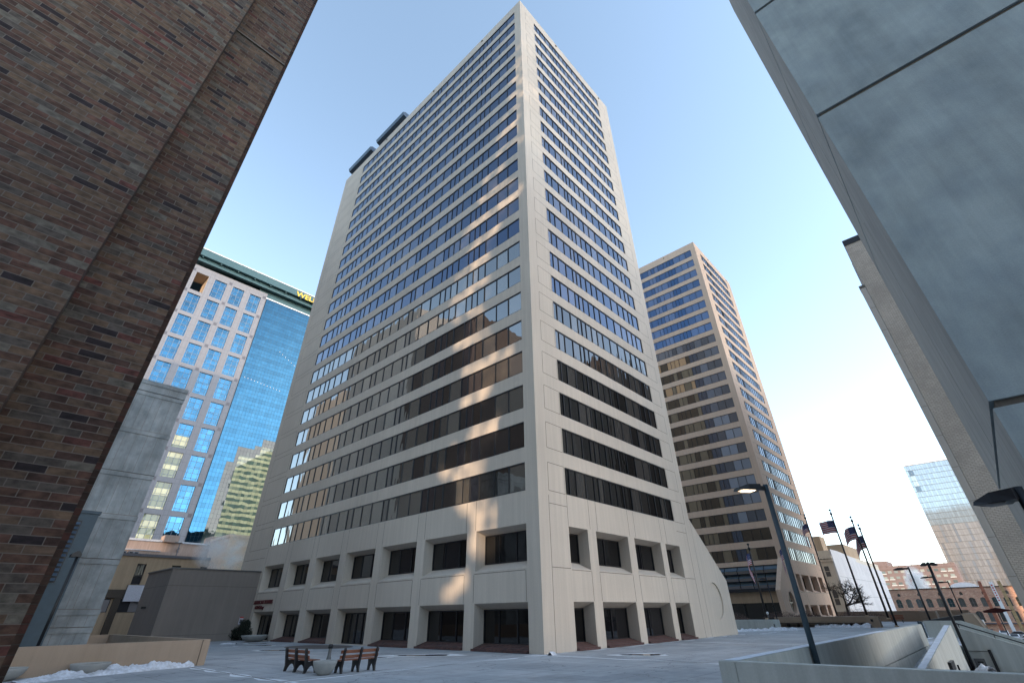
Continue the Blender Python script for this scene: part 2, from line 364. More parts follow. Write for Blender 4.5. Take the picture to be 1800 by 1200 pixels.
def tower(X0, Y0, root, mat, far=False, seed=1, dy_open=True):
    rng = random.Random(seed)
    X1, Y1 = X0 + RWD, Y0 + LW
    d = .085; D = .97
    PL = lambda u, z, o=0: (X0 + o, Y0 + u, z)          # left facade (faces -X), o = inward
    PR = lambda u, z, o=0: (X0 + u, Y0 + o, z)          # right facade (faces -Y)
    w = MB(); jt = .018
    def wall_cells(P, flip, us, zs, isopen):
        for i in range(len(us) - 1):
            for j in range(len(zs) - 1):
                if isopen(.5 * (us[i] + us[i + 1]), .5 * (zs[j] + zs[j + 1])): continue
                q = [P(us[i], zs[j]), P(us[i + 1], zs[j]), P(us[i + 1], zs[j + 1]), P(us[i], zs[j + 1])]
                w.face(q[::-1] if flip else q)
    def reveal(P, u0, u1, z0, z1, dep, zt=None, zb=None, hm=0):
        zt = z1 if zt is None else zt; zb = z0 if zb is None else zb
        w.face([P(u0, z0), P(u1, z0), P(u1, zb, dep), P(u0, zb, dep)])
        w.face([P(u0, z1), P(u0, zt, dep), P(u1, zt, dep), P(u1, z1)], hm)
        w.face([P(u0, z0), P(u0, zb, dep), P(u0, zt, dep), P(u0, z1)])
        w.face([P(u1, z0), P(u1, z1), P(u1, zt, dep), P(u1, zb, dep)])
    def strip_win(P, m, z0, z1, dep, kind, sides, gm, thick=.05):
        g = MB(); f = MB()
        for a, b in zip(m[:-1], m[1:]):
            t1, t2, t3 = (rng.uniform(-.004, .004) for _ in range(3))
            narrow = (b - a) < 1.0
            tint = (.012, .013, .02) if (narrow and kind in 'LU' and rng.random() < .7) else pane_tint(kind, rng)
            if far and kind in 'LU':  # far panes: sky and golden reflections painted into the tints
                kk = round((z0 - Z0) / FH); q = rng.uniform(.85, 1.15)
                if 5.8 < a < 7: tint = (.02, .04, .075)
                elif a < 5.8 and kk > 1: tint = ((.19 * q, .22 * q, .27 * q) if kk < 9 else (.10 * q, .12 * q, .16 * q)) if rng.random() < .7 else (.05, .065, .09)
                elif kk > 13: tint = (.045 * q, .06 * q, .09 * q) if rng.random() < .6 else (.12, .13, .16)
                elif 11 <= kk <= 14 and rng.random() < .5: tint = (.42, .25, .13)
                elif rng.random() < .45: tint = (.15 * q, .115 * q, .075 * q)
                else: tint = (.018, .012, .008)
            g.face([P(a, z0, dep + t1), P(b, z0, dep + t2), P(b, z1, dep + t2 + t3), P(a, z1, dep + t1 + t3)], 0, tint)
        for k, u in enumerate(m):
            tk = thick * (1.25 if k % 2 else .8) if 0 < k < len(m) - 1 else thick
            u0, u1 = max(m[0] + .002, u - tk / 2), min(m[-1] - .002, u + tk / 2)
            a, b = P(u0, z0 + .002, dep - .07), P(u1, z1 - .002, dep + .03)
            f.box(min(a[0], b[0]), min(a[1], b[1]), a[2], max(a[0], b[0]), max(a[1], b[1]), b[2])
        for za, zb in ((z0 + .002, z0 + .06), (z1 - .07, z1 - .002)):
            a, b = P(m[0] + .004, za, dep - .06), P(m[-1] - .004, zb, dep + .025)
            f.box(min(a[0], b[0]), min(a[1], b[1]), za, max(a[0], b[0]), max(a[1], b[1]), zb)
        wo = g.build('window', gm, root); f.build('frame', M['frame'], wo)
    strips = [(Z0 + k * FH, Z0 + k * FH + WH) for k in range(23)]
    gz0 = .02 if not far else .85
    uz = (4.45, 7.03)
    # left facade
    us = sorted({0, L_MULL[0], L_MULL[-1], LW} | {a for b in L_BAY for a in b})
    zs = sorted({0, gz0, 2.58, uz[0], uz[1], TOP} | {a for b in strips for a in b})
    def openL(u, z):
        if far and z < 8.4 and 1.5 < u: return True
        if any(a < z < b for a, b in strips): return L_MULL[0] < u < L_MULL[-1]
        if gz0 < z < 2.58 or uz[0] < z < uz[1]: return any(a < u < b for a, b in L_BAY)
        return False
    if far: zs = sorted(set(zs) | {8.4}); us = sorted(set(us) | {1.5})
    wall_cells(PL, True, us, zs, openL)
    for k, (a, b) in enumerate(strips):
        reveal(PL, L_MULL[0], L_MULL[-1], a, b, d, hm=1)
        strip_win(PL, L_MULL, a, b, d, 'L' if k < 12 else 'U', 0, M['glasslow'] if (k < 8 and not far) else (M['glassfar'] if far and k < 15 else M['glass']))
    # right facade
    def openR(u, z):
        if any(a < z < b for a, b in strips): return R_MULL[0] < u < R_MULL[-1]
        if gz0 < z < 2.58 or uz[0] < z < uz[1]: return any(a < u < b for a, b in R_BAY)
        return False
    us = sorted({0, R_MULL[0], R_MULL[-1], RWD} | {a for b in R_BAY for a in b})
    wall_cells(PR, False, us, [z for z in zs], openR)
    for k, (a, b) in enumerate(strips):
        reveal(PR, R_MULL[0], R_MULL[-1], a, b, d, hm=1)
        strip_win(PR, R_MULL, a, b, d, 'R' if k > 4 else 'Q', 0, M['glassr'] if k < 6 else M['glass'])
    # recessed base bays
    def base(P, bays, kind):
        for n, (a, b) in enumerate(bays):
            reveal(P, a, b, uz[0], uz[1], D, 6.78, 4.92)
            wd = b - a; m = [a + .002, a + wd * .36, a + wd * .70, b - .002] if kind == 'L' else ([a + .002, a + wd * .52, b - .002])
            strip_win(P, m, 4.92, 6.78, D, 'B', 0, M['glassd'], .06)
            door = (kind == 'L' and n in (3, 6)) and not far
            reveal(P, a, b, gz0, 2.58, D, 2.24, gz0 if door else gz0 + .33)
            zb = gz0 if door else gz0 + .33
            if door: m = [a + .002, a + wd * .22, a + wd * .40, a + wd * .6, a + wd * .8, b - .002]
            strip_win(P, m, zb, 2.24, D, 'B', 0, M['glassd'], .07)
            if not door and not far:
                s = MB()
                q = [P(a, .012), P(b, .012), P(b, .15), P(a, .15)]; s.face(q)
                s.face([P(a, .15), P(b, .15), P(b, .37, D - .09), P(a, .37, D - .09)])
                s.face([P(a, .0), P(a, .15), P(a, .37, D - .09), P(a, 0, D - .09)]); s.face([P(b, .0), P(b, .15), P(b, .37, D - .09), P(b, 0, D - .09)])
                # curb a hand wide in front of the wall line
                c0, c1 = P(a, 0, -.22), P(b, .13, -.003)
                s.box(min(c0[0], c1[0]), min(c0[1], c1[1]), 0.004, max(c0[0], c1[0]), max(c0[1], c1[1]), .13)
                s.build('brick_apron', M['redbrick'], root)
    _old = pane_tint
    if not far: base(PL, L_BAY, 'L')
    base(PR, R_BAY, 'R')
    # plain faces, roof
    w.face([(X1, Y0, 0), (X1, Y1, 0), (X1, Y1, TOP), (X1, Y0, TOP)])
    w.face([(X1, Y1, 0), (X0, Y1, 0), (X0, Y1, TOP), (X1, Y1, TOP)])
    w.face([(X0, Y0, TOP), (X1, Y0, TOP), (X1, Y1, TOP), (X0, Y1, TOP)])
    # panel joints, 3 mm proud
    def jl(P, u0, z0, u1, z1):
        if u0 == u1: a, b = P(u0 - jt, z0, -.003), P(u0 + jt, z1, .001)
        else: a, b = P(u0, z0 - jt, -.003), P(u1, z0 + jt, .001)
        w.box(min(a[0], b[0]), min(a[1], b[1]), a[2] if a[2] < b[2] else b[2], max(a[0], b[0]), max(a[1], b[1]), max(a[2], b[2]), 1)
    def rect(P, u0, u1, z0, z1):
        jl(P, u0, z0, u0, z1); jl(P, u1, z0, u1, z1); jl(P, u0 + jt, z0, u1 - jt, z0); jl(P, u0 + jt, z1, u1 - jt, z1)
    for a, b in strips:
        rect(PR, 1.15, R_MULL[0] - .1, a, b); rect(PR, R_MULL[-1] + .1, 22.1, a, b)
        rect(PL, L_MULL[-1] + .5, 47.6, a - .1, b + .35)
    jl(PR, 1.1, 0, 1.1, Z0 - .3); jl(PR, 22.05, 0, 22.05, Z0 - .3); jl(PR, 3.14, 7.06, 3.14, Z0 - .02)
    for z in (4.45, 8.3): jl(PR, 1.13, z, 3.1, z); jl(PR, 20.0, z, 22.0, z)
    for n, (a, b) in enumerate(R_BAY):
        jl(PR, a, 2.62, a, 4.42) if n else None
        jl(PR, b + (.06 if n < 3 else 0), 2.62, b + (.06 if n < 3 else 0), 4.42)
        if n < 3: jl(PR, b + .35, 7.08, b + .35, Z0 - .02); jl(PR, b + 1.3, 7.08, b + 1.3, Z0 - .02)
        jl(PR, a + .03, 4.38, b - .03, 4.38)
    if not far:
        for n, (a, b) in enumerate(L_BAY):
            jl(PL, a + .12, 2.62, a + .12, 4.3); jl(PL, b + .12, 2.62, b + .12, 4.3); jl(PL, a + .16, 4.32, b + .08, 4.32)
            jl(PL, b + .1, 7.08, b + .1, Z0 - .02); jl(PL, b + 1.1, 7.08, b + 1.1, Z0 - .02) if n < 6 else None
        for k in range(3): jl(PL, L_MULL[-1] + .6, 8.0 - k * 2.2, 48.5, 8.0 - k * 2.2)
    # little roof drains
    for u in (8, 20, 34): 
        a = PL(u, TOP - .75, -.12); w.box(a[0], a[1] - .12, a[2], X0 - .001, a[1] + .12, a[2] + .2, 1)
        if u < 22: a = PR(u + .5, TOP - .75, -.12); w.box(a[0] - .12, a[1], a[2], a[0] + .12, Y0 - .001, a[2] + .2, 1)
    w.build('wall', [mat, M['joint']], root)

def disc_panel(w, poly, c, r, y, P, n=40):
    """flat outline with a round hole"""
    hole = [Vector((c[0] + r * math.cos(2 * math.pi * i / n), c[1] + r * math.sin(2 * math.pi * i / n), 0)) for i in range(n)]
    outer = [Vector((p[0], p[1], 0)) for p in poly]
    allp = outer + hole[::-1]
    for t in tessellate_polygon([outer, hole[::-1]]):
        w.face([P(allp[i][0], allp[i][1], y) for i in t])
    return hole

T1 = (24.645, 20.567); T2 = (92.87, 24.78)
t1 = thing('office_tower', 'tall beige concrete tower with dark ribbon windows in the middle of the picture', 'tower', (T1[0], T1[1], 0), 'pair of matching concrete towers')
tower(T1[0], T1[1], t1, M['tower'], False, 3)
# buttress with round recess at the right end
fy = T1[1]; P = lambda x, z, y: (x, y, z)
w = MB(); xa = T1[0] + RWD + .003
poly = [(xa, 0), (54.13, 0), (54.11, 4.53), (xa, 9.75)]
cc = (50.5, 2.78); cr = 1.5
hole = disc_panel(w, poly, cc, cr, fy, P)
for i in range(len(hole)):
    a, b = hole[i], hole[(i + 1) % len(hole)]
    w.face([P(a.x, a.y, fy), P(b.x, b.y, fy), P(b.x, b.y, fy + .14), P(a.x, a.y, fy + .14)], sm=True)
w.face([P(h.x, h.y, fy + .14) for h in hole])
for (a, b) in zip(poly, poly[1:] + poly[:1]): w.face([P(a[0], a[1], fy), P(b[0], b[1], fy), P(b[0], b[1], fy + .9), P(a[0], a[1], fy + .9)])
w.face([P(p[0], p[1], fy + .9) for p in poly])
w.box(xa + .10, fy - .003, .02, xa + .13, fy + .01, 9.55, 1)
w.build('buttress', [M['tower'], M['joint']], t1)
# roof plant room with blue eaves
p = MB()
def eave(y0, y1, x0=24.9, x1=39):
    p.prism([(x0, 83.5), (x0 + .5, 83.95), (x1, 83.95), (x1, 82.9), (x0 + 1.6, 82.4), (x0 + .25, 82.9)], 1, y0, y1)
eave(50.9, 60.1); eave(62.2, 70.6)
p.build('roof_eave', M['penth'], t1)
p = MB(); p.box(27.2, 52.3, 78.905, 38, 60.4, 82.6); p.box(27.0, 60.5, 78.905, 38, 61.9, 83.3, 1); p.box(27.4, 62.2, 78.905, 38, 69.3, 82.5)
for y in (52.4, 54.2, 56, 57.8, 59.5, 63, 65, 67.2, 69.2): p.box(26.0, y, 78.905, 26.35, y + .35, 82.55, 1)
p.build('plant_room', [M['steelblue'], M['penth']], t1)
# maroon lettering above the side entrance
text_part('AMERICAN TOWERS', 'sign_lettering', M['redletter'], t1, .50, lambda x, y, z: (T1[0] - .04 - z, 62.72 - x, 3.30 + y), .05, 1.02)
text_part('Gift Gallery', 'sign_lettering', M['redletter'], t1, .44, lambda x, y, z: (T1[0] - .04 - z, 62.2 - x, 2.84 + y), .05, 1.1, .25)

t2 = thing('office_tower', 'smaller looking pinkish tower with glass awning base, behind the round recess wall', 'tower', (T2[0], T2[1], 0), 'pair of matching concrete towers')
tower(T2[0], T2[1], t2, M['towerfar'], True, 8)
w = MB(); xb = T2[0] - .003; fy = T2[1]
poly = [(85.75, 0), (xb, 0), (xb, 9.3), (85.65, 4.5)]
poly = [(xb, 0), (xb, 9.3), (xb - 1.6, 9.2), (85.65, 4.5), (85.75, 0)]
hole = disc_panel(w, poly[::-1], (90.0, 2.85), 1.5, fy, P)
for i in range(len(hole)):
    a, b = hole[i], hole[(i + 1) % len(hole)]
    w.face([P(a.x, a.y, fy), P(b.x, b.y, fy), P(b.x, b.y, fy + .7), P(a.x, a.y, fy + .7)], sm=True)
for (a, b) in zip(poly, poly[1:] + poly[:1]): w.face([P(a[0], a[1], fy), P(b[0], b[1], fy), P(b[0], b[1], fy + .7), P(a[0], a[1], fy + .7)])
disc_panel(w, poly[::-1], (90.0, 2.85), 1.5, fy + .7, P)
w.build('buttress', M['towerfar'], t2)
w = MB(); w.box(89.95, fy + .25, 1.36, 90.05, fy + .35, 4.34); w.box(88.51, fy + .24, 2.8, 91.49, fy + .36, 2.9)
w.face([P(h.x, h.y, fy + .45) for h in hole], 1, (.01, .01, .012)); w.build('round_window', [M['framel'], M['glassd']], t2)
# glazed awnings, fascia and dark glass under the far tower
rng = random.Random(4)
for k, (za, zb) in enumerate(((8.3, 7.2), (7.15, 6.1), (6.05, 5.0))):
    a = MB()
    for i in range(16):
        y = T2[1] + 1.6 + i * 2.2; o = rng.uniform(-.05, .05)
        a.face([(T2[0] + .15, y, za), (T2[0] + .15, y + 2.1, za), (T2[0] - .55 + o, y + 2.1, zb + .45), (T2[0] - .55 + o, y, zb + .45)], 0, (.10, .13, .15))
        a.face([(T2[0] - .55 + o, y, zb + .44), (T2[0] - .55 + o, y + 2.1, zb + .44), (T2[0] - .5 + o, y + 2.1, zb), (T2[0] - .5 + o, y, zb)], 0, (.16, .12, .07))
    a.build('glass_awning', M['glass'], t2)
a = MB(); a.box(T2[0] - .7, T2[1] + 1.5, 4.55, T2[0] + .5, T2[1] + LW, 4.95); a.build('gutter', M['frame'], t2)
a = MB(); a.box(T2[0] + .1, T2[1] + 1.5, 2.95, T2[0] + .4, T2[1] + LW, 4.54); a.build('fascia', M['tan'], t2)
a = MB(); a.face([(T2[0] + .8, T2[1] + 1.5, .0), (T2[0] + .8, T2[1] + LW, 0), (T2[0] + .8, T2[1] + LW, 8.4), (T2[0] + .8, T2[1] + 1.5, 8.4)], 0, (.008, .008, .01))
for i in range(14): a.box(T2[0] + .6, T2[1] + 2 + i * 3.3, 0, T2[0] + .78, T2[1] + 2.12 + i * 3.3, 2.94, 1)
a.build('shopfront_glass', [M['glassd'], M['frame']], t2)

# ------------------------------------------------------------------ ground
def sheet(name, polys, mat, z=0, thick=0):
    m = MB()
    for x0, y0, x1, y1 in polys: m.face([(x0, y0, z), (x1, y0, z), (x1, y1, z), (x0, y1, z)])
    return m.build(name, mat)
ZS = -5.0
g = MB(); g.face([(-3000, -3000, ZS), (3000, -3000, ZS), (3000, 3000, ZS), (-3000, 3000, ZS)]); struct(g.build('street_ground', M['asphalt']))
g = MB()
XW = 11.9
for x0, y0, x1, y1 in ((-60, -50, XW, 80), (XW, 4.75, 42.2, 80), (42.2, 3.2, 52.6, 80), (52.6, 2.2, 62.3, 80), (62.3, 4.6, 125, 80)):
    g.face([(x0, y0, 0), (x1, y0, 0), (x1, y1, 0), (x0, y1, 0)])
for a, b in (((-60, -50), (-60, 80)), ((125, 4.6), (125, 80)), ((-60, 80), (125, 80)), ((XW, -50), (XW, 4.75)), ((XW, 4.75), (42.2, 4.75)), ((42.2, 3.2), (42.2, 4.75)), ((42.2, 3.2), (52.6, 3.2)), ((52.6, 2.2), (52.6, 3.2)), ((52.6, 2.2), (62.3, 2.2)), ((62.3, 2.2), (62.3, 4.6)), ((-60, -50), (XW, -50)), ((62.3, 4.6), (125, 4.6))):
    g.face([(*a, ZS), (*b, ZS), (*b, 0), (*a, 0)])
struct(g.build('plaza', M['plaza']))
# ramp going down toward the viewer, and the sunken landing with stairs
g = MB(); g.face([(XW, 3.3, -1.55), (42.2, 3.3, 0), (42.2, 4.75, 0), (XW, 4.75, -1.55)]); struct(g.build('ramp', M['plaza']))
g = MB(); g.face([(XW, -30, -1.12), (41.4, -30, -1.12), (41.4, 3.0, -1.12), (XW, 3.0, -1.12)]); struct(g.build('lower_terrace', M['plaza']))
g = MB()
for i in range(14):
    y1 = 3.05 - i * .34; z = -.0 - i * .17; g.box(41.75, y1 - .34, ZS, 52.3, y1, z)
struct(g.build('stairs', M['parapet']))
# salt-stained expansion joints in the paving
def seam(x0, y0, x1, y1, w=.05, ws=.5):
    d = Vector((x1 - x0, y1 - y0, 0)); n = Vector((-d.y, d.x, 0)).normalized()
    s = MB(); N = max(8, int(d.length / .5)); A = Vector((x0, y0, 0)); L = []
    for i in range(N + 1):
        t = i / N; c = A + d * t
        a = ws * (.35 + .9 * noise.noise(Vector((c.x * .6, c.y * .6, 1))) ); b = ws * (.35 + .9 * noise.noise(Vector((c.x * .6, c.y * .6, 7))))
        L.append((c + n * max(.03, abs(a)), c - n * max(.03, abs(b))))
    for (a, b), (c, e) in zip(L[:-1], L[1:]): s.face([(a.x, a.y, .004), (c.x, c.y, .004), (e.x, e.y, .004), (b.x, b.y, .004)], 0)
    for i in range(N):
        p, q = A + d * (i / N), A + d * ((i + 1) / N)
        s.face([(p.x + n.x * w, p.y + n.y * w, .008), (q.x + n.x * w, q.y + n.y * w, .008), (q.x - n.x * w, q.y - n.y * w, .008), (p.x - n.x * w, p.y - n.y * w, .008)], 1)
    return s.build('paving_joint', [M['salt'], M['joint']])
for a in ((9.7, 20.45, 24.3, 20.45), (9.7, -2, 9.7, 20.1), (9.7, 20.8, 9.7, 31.0), (25.0, 20.22, 54.4, 20.22), (39.6, 5.4, 39.6, 19.9), (54.6, 5.4, 54.6, 24.3), (10.0, 5.6, 85, 5.6), (24.3, 5.9, 24.3, 20.0), (55, 19.0, 90, 19.0)):
    struct(seam(*a))
def blob(name, cx, cy, rx, ry, mat, z=.006, n=30, rot=0, rough=.25, sd=0):
    m = MB(); pts = []
    for i in range(n):
        a = 2 * math.pi * i / n; k = 1 + rough * noise.noise(Vector((math.cos(a) * 1.5 + sd, math.sin(a) * 1.5, sd))) * 2
        x, y = rx * k * math.cos(a), ry * k * math.sin(a)
        pts.append((cx + x * math.cos(rot) - y * math.sin(rot), cy + x * math.sin(rot) + y * math.cos(rot), z))
    m.face(pts); return m.build(name, mat)
for i, (x, y, rx, ry) in enumerate(((27.15, 15.7, 1.25, .55), (20.7, 26.3, 1.9, .5), (18.2, 40, 1.6, .5), (20.3, 48.5, 1.8, .6), (22.0, 52.5, 1.3, .5), (17.9, 27.6, .8, .3))):
    struct(blob('frost_patch', x, y, rx * 1.35, ry * 1.5, M['salt'], .005, rot=-.9, sd=i))
    o = blob('puddle', x, y, rx, ry, M['puddle'], .009, rot=-.9, sd=i + 3); struct(o)
o = blob('brick_paving', 22.0, 41.5, 2.2, 3.6, M['redbrick'], .003, sd=5, rough=.02); struct(o)

def snow_pile(pts, wfun, hfun, label, seed=0, n=90, m=16):
    """lumpy ridge of shovelled snow along a line"""
    b = MB(); tot = len(pts) - 1
    def at(t):
        k = min(int(t * tot), tot - 1); f = t * tot - k
        return Vector(pts[k]).lerp(Vector(pts[k + 1]), f)
    G = []
    for i in range(n + 1):
        t = i / n; c = at(t); dd = (at(min(1, t + .01)) - at(max(0, t - .01))).normalized(); nn = Vector((-dd.y, dd.x, 0))
        row = []
        for j in range(m + 1):
            s = j / m * 2 - 1; wd = wfun(t) * (1 + .3 * noise.noise(Vector((t * 14 + seed, s > 0, 0))))
            q = c + nn * s * wd
            h = hfun(t) * max(0, 1 - abs(s) ** 1.7) * (.75 + .8 * noise.noise(q * 2.2 + Vector((seed, 0, 0))) + .35 * noise.noise(q * 6)) + .05 * noise.noise(q * 14) * (1 - s * s)
            row.append((q.x, q.y, c.z + max(0, h) + .002))
        G.append(row)
    for i in range(n):
        for j in range(m): b.face([G[i][j], G[i + 1][j], G[i + 1][j + 1], G[i][j + 1]], sm=False)
    o = b.build('snow_pile', M['snow'])
    bm = bmesh.new(); bm.from_mesh(o.data); bmesh.ops.remove_doubles(bm, verts=bm.verts, dist=.001); 
    for f in bm.faces: f.smooth = True
    bmesh.ops.recalc_face_normals(bm, faces=bm.faces); bm.to_mesh(o.data); bm.free()
    return tag(o, label, 'snow')

# ------------------------------------------------------------------ left: brick building
b = thing('brick_building', 'brown brick building with stepped corner filling the left edge', 'building', (0.8, 8.6, 0))
w = MB(); H1 = 21
w.box(-8, 8.0, 0, -.336, 11.4, H1); w.build('front_pier', M['nearbrick'], b)
w = MB(); w.box(-.333, 8.55, 0, .80, 11.4, 9.3 + 4.5); w.box(-.333, 8.52, 13.83, .80, 11.4, 18.0); w.box(-.333, 8.49, 18.03, .80, 11.4, H1); w.build('wall', M['nearbrick'], b)
w = MB(); w.box(.803, 8.85, 0, .905, 11.3, H1); w.build('corner_strip', M['nearbrickd'], b)
q = MB()
for z in (13.8, 18.0): q.box(-.333, 8.56, z - .02, .801, 8.60, z + .03); q.box(-8, 8.01, z + .55, -.34, 8.05, z + .6)
q.box(-8, 7.997, 14.5, -.337, 8.01, 14.54); q.box(-8, 7.997, 18.6, -.337, 8.01, 18.64); q.box(-.335, 8.517, 13.78, .803, 8.54, 13.83)
q.build('expansion_joint', M['joint'], b)

# board-marked concrete core behind it
c = thing('concrete_core', 'grey stained board marked concrete tower between brick building and glass block', 'tower', (7.3, 42, ZS))
w = MB(); zs = [ZS, 1.68, 2.6, 5.35, 8.0, 10.7, 13.65, 16.5, 17.35]
for i in range(len(zs) - 1):
    o = (.0, .05, .0, .06, .02, .07, .02, .1)[i]
    w.box(-6, 42 - o, zs[i] + .0, 7.3 + o * .5, 47, zs[i + 1] - .03)
    w.box(-6, 42 - o - .05, zs[i + 1] - .32, 7.3 + o * .5 + .02, 41.99 - o, zs[i + 1] - .04)
    w.box(-6, 42 - o + .015, zs[i + 1] - .03, 7.29, 47, zs[i + 1], 1)
    rr = random.Random(i)
    for k in range(8):
        x = 7.3 - .45 - k * .62 - rr.uniform(0, .3); w.box(x, 41.996 - o, zs[i] + .02, x + .014, 42 - o, zs[i + 1] - .33, 1)
w.build('wall', [M['boardconc'], M['joint']], c)
w = MB()
for z in (5.6, 8.3, 11.0, 13.9):
    w.box(3.5, 41.7, z, 4.15, 41.95, z + .06); w.box(3.5, 41.7, z + .75, 4.15, 41.75, z + .8)
    for k in range(7): w.box(3.52 + k * .09, 41.7, z + .06, 3.54 + k * .09, 41.73, z + .75)
w.build('balcony_rail', M['framel'], c)
w = MB()
for z in zs[2:7]: w.box(3.0, 41.9, z + .8, 4.02, 41.98, z + 2.35)
w.build('window', M['frame'], c)
c = thing('louvred_enclosure', 'dark blue metal enclosure with louvre slats beside the brick wall', 'enclosure', (4.75, 38, 0))
w = MB(); w.box(-2, 38.0, -2, 4.75, 40.5, 7.3); w.box(-2, 37.93, 7.303, 4.82, 40.5, 7.46); w.box(-2, 37.985, 3.1, 4.76, 37.999, 3.13); w.build('panel', M['steelblue'], c)
w = MB()
w.box(2.4, 37.96, 3.75, 4.12, 37.983, 6.9, 1)
for i in range(13): z = 3.85 + i * .235; w.prism([(37.82, z), (37.84, z - .02), (37.955, z + .11), (37.955, z + .14)], 0, 2.45, 4.07)
w.build('louvre_slats', [M['penth'], M['black']], c)
lp = thing('lamp_post', 'black capped lamp post in front of blue enclosure', 'lamp post', (4.12, 34, 0))
w = MB(); w.tube((4.12, 34, 0), (4.12, 34, 4.78), .075, .06); w.build('pole', M['black'], lp)
w = MB(); w.box(3.85, 33.9, 4.72, 4.25, 34.5, 4.84); w.prism([(3.85, 4.84), (4.25, 4.84), (4.12, 4.98), (4.02, 4.98)], 1, 33.9, 34.5); w.build('lamp_head', M['black'], lp)

# tan planter wall with the snow bank
w = MB(); w.box(-1.5, 31.3, 0, 10.2, 31.62, 1.08); w.box(10.225, 31.27, 0, 10.56, 51.9, 1.08); w.box(8.9, 51.95, 0, 10.56, 52.25, 1.08); w.box(10.2, 31.33, 0, 10.225, 31.6, 1.06, 1)
tag(w.build('parapet_wall', [M['tanwall'], M['joint']]), 'low tan wall with snow heaped along it at lower left', 'wall')
def bowl(x, y, r, h, label, low=False):
    t = thing('planter_bowl', label, 'planter', (x, y, 0), 'concrete bowls on the plaza')
    m = MB(); prof = [(0, 0), (r * .42, 0), (r * .62, h * .12), (r * .85, h * .45), (r * .97, h * .8), (r, h), (r * .93, h), (r * .9, h * .88)]
    m.lathe((x, y, 0), prof, 36); m.build('bowl', M['bowl'], t)
    m = MB(); m.lathe((x, y, 0), [(r * .91, h * .86), (0, h * .9)], 24); m.build('soil', M['soil'], t)
bowl(5.75, 30.55, .72, .42, 'wide shallow concrete bowl against the tan wall, half behind snow')
bowl(3.05, 30.6, .68, .42, 'concrete bowl at far left edge of tan wall')
bowl(11.79, 21.45, .47, .47, 'round concrete bowl planter standing between the two benches')
bowl(23.3, 57.2, 1.25, .55, 'wide low concrete bowl beside the entrance under the maroon lettering')
snow_pile([(3.2, 28.9, 0), (5.2, 30.2, 0), (7.6, 30.75, 0), (9.9, 31.0, 0)], lambda t: .35 + .5 * math.sin(math.pi * min(1, t * 1.15 + .1)), lambda t: .05 + .22 * t * (1.25 - t) * 3.0, 'long lumpy heap of old snow in front of the tan wall', 2, 150, 18)
snow_pile([(24.1, 19.7, 0), (24.75, 19.95, 0)], lambda t: .16, lambda t: .16, 'small lump of snow at the foot of the tower corner', 4, 20, 8)
snow_pile([(60.5, 23.2, 0), (64.6, 20.9, 0), (66.3, 18.6, 0)], lambda t: .3, lambda t: .3, 'snow along the foot of the short planter wall', 6, 50, 8)
snow_pile([(77.2, 19.4, 0), (77.0, 16, 0), (76.6, 13.2, 0)], lambda t: .45, lambda t: .4, 'snow heaped along the foot of the long planter wall', 8, 70, 8)
snow_pile([(43.6, 5.4, 0), (43.2, 4.1, 0), (43.6, 3.5, 0)], lambda t: .8, lambda t: .16, 'thin snow at the top of the ramp', 9, 40, 10)
snow_pile([(39.3, 2.6, -1.12), (38.6, 2.0, -1.12)], lambda t: .35, lambda t: .4, 'small snow heap at the tip of the ramp wall', 10, 24, 10)
snow_pile([(19.6, 55.2, 0), (20.4, 53.7, 0)], lambda t: .15, lambda t: .14, 'scrap of snow on the paving before the brick aprons', 12, 16, 6)

# dark shrubs beside the entrance
rs = random.Random(5)
def leafy(name, c, r, n, mat, size, parent=None, zs=1.0, seed=1):
    m = MB(); rr = random.Random(seed)
    for i in range(n):
        while True:
            d = Vector((rr.uniform(-1, 1), rr.uniform(-1, 1), rr.uniform(-1, 1)))
            if .3 < d.length < 1: break
        k = 1 + .3 * noise.noise(d * 2.2 + Vector((seed, 0, 0)))
        p = Vector(c) + Vector((d.x * r * k, d.y * r * k, d.z * r * zs * k))
        a = Vector((rr.uniform(-1, 1), rr.uniform(-1, 1), rr.uniform(-1, 1))).normalized() * size
        bb = a.orthogonal().normalized() * size * .45
        m.face([p - a, p + bb, p + a, p - bb])
    return m.build(name, mat, parent)
for i, (x, y, z, r) in enumerate(((23.55, 62.9, .62, .62), (23.9, 61.2, .62, .62), (24.0, 62.1, 1.35, .55))):
    t = thing('evergreen_shrub', ('dark round shrub left of the entrance recess', 'dark round shrub right of its pair at the entrance', 'dark shrub standing tallest between two round ones')[i], 'shrub', (x, y, 0), 'dark shrubs by the entrance')
    leafy('foliage', (x, y, z), r, 900, M['evergreen'], .09, t, 1.0, i + 3)
    m = MB(); m.tube((x, y, 0), (x, y, z), .05, .03, 7); m.build('stem', M['bark'], t)

# taupe stucco block
c = thing('stucco_block', 'windowless taupe stucco block with metal coping joining the tall tower', 'building', (15.72, 63, 0))
w = MB(); w.box(15.72, 63.0, 0, 24.64, 72, 6.5)
w.box(15.716, 62.996, 4.95, 24.64, 62.999, 4.99, 1); w.box(15.716, 62.996, .62, 24.64, 62.999, .65, 1); w.box(15.716, 63.0, 4.95, 15.719, 72, 4.99, 1)
w.build('wall', [M['stucco'], M['joint']], c)
w = MB(); w.box(15.62, 62.9, 6.503, 24.64, 72.1, 6.6); w.build('coping', M['framel'], c)
w = MB(); w.box(15.3, 68.2, 3.0, 15.715, 68.5, 3.2); w.build('wall_lamp', M['black'], c)
w = MB(); w.box(23.55, 62.93, 1.45, 23.95, 62.99, 2.15); w.box(23.55, 62.925, 2.02, 23.95, 62.929, 2.15, 1); w.box(23.62, 62.925, 1.55, 23.88, 62.929, 1.9, 2); w.build('notice_plate', [M['signwhite'], M['redpaint'], M['framel']], c)

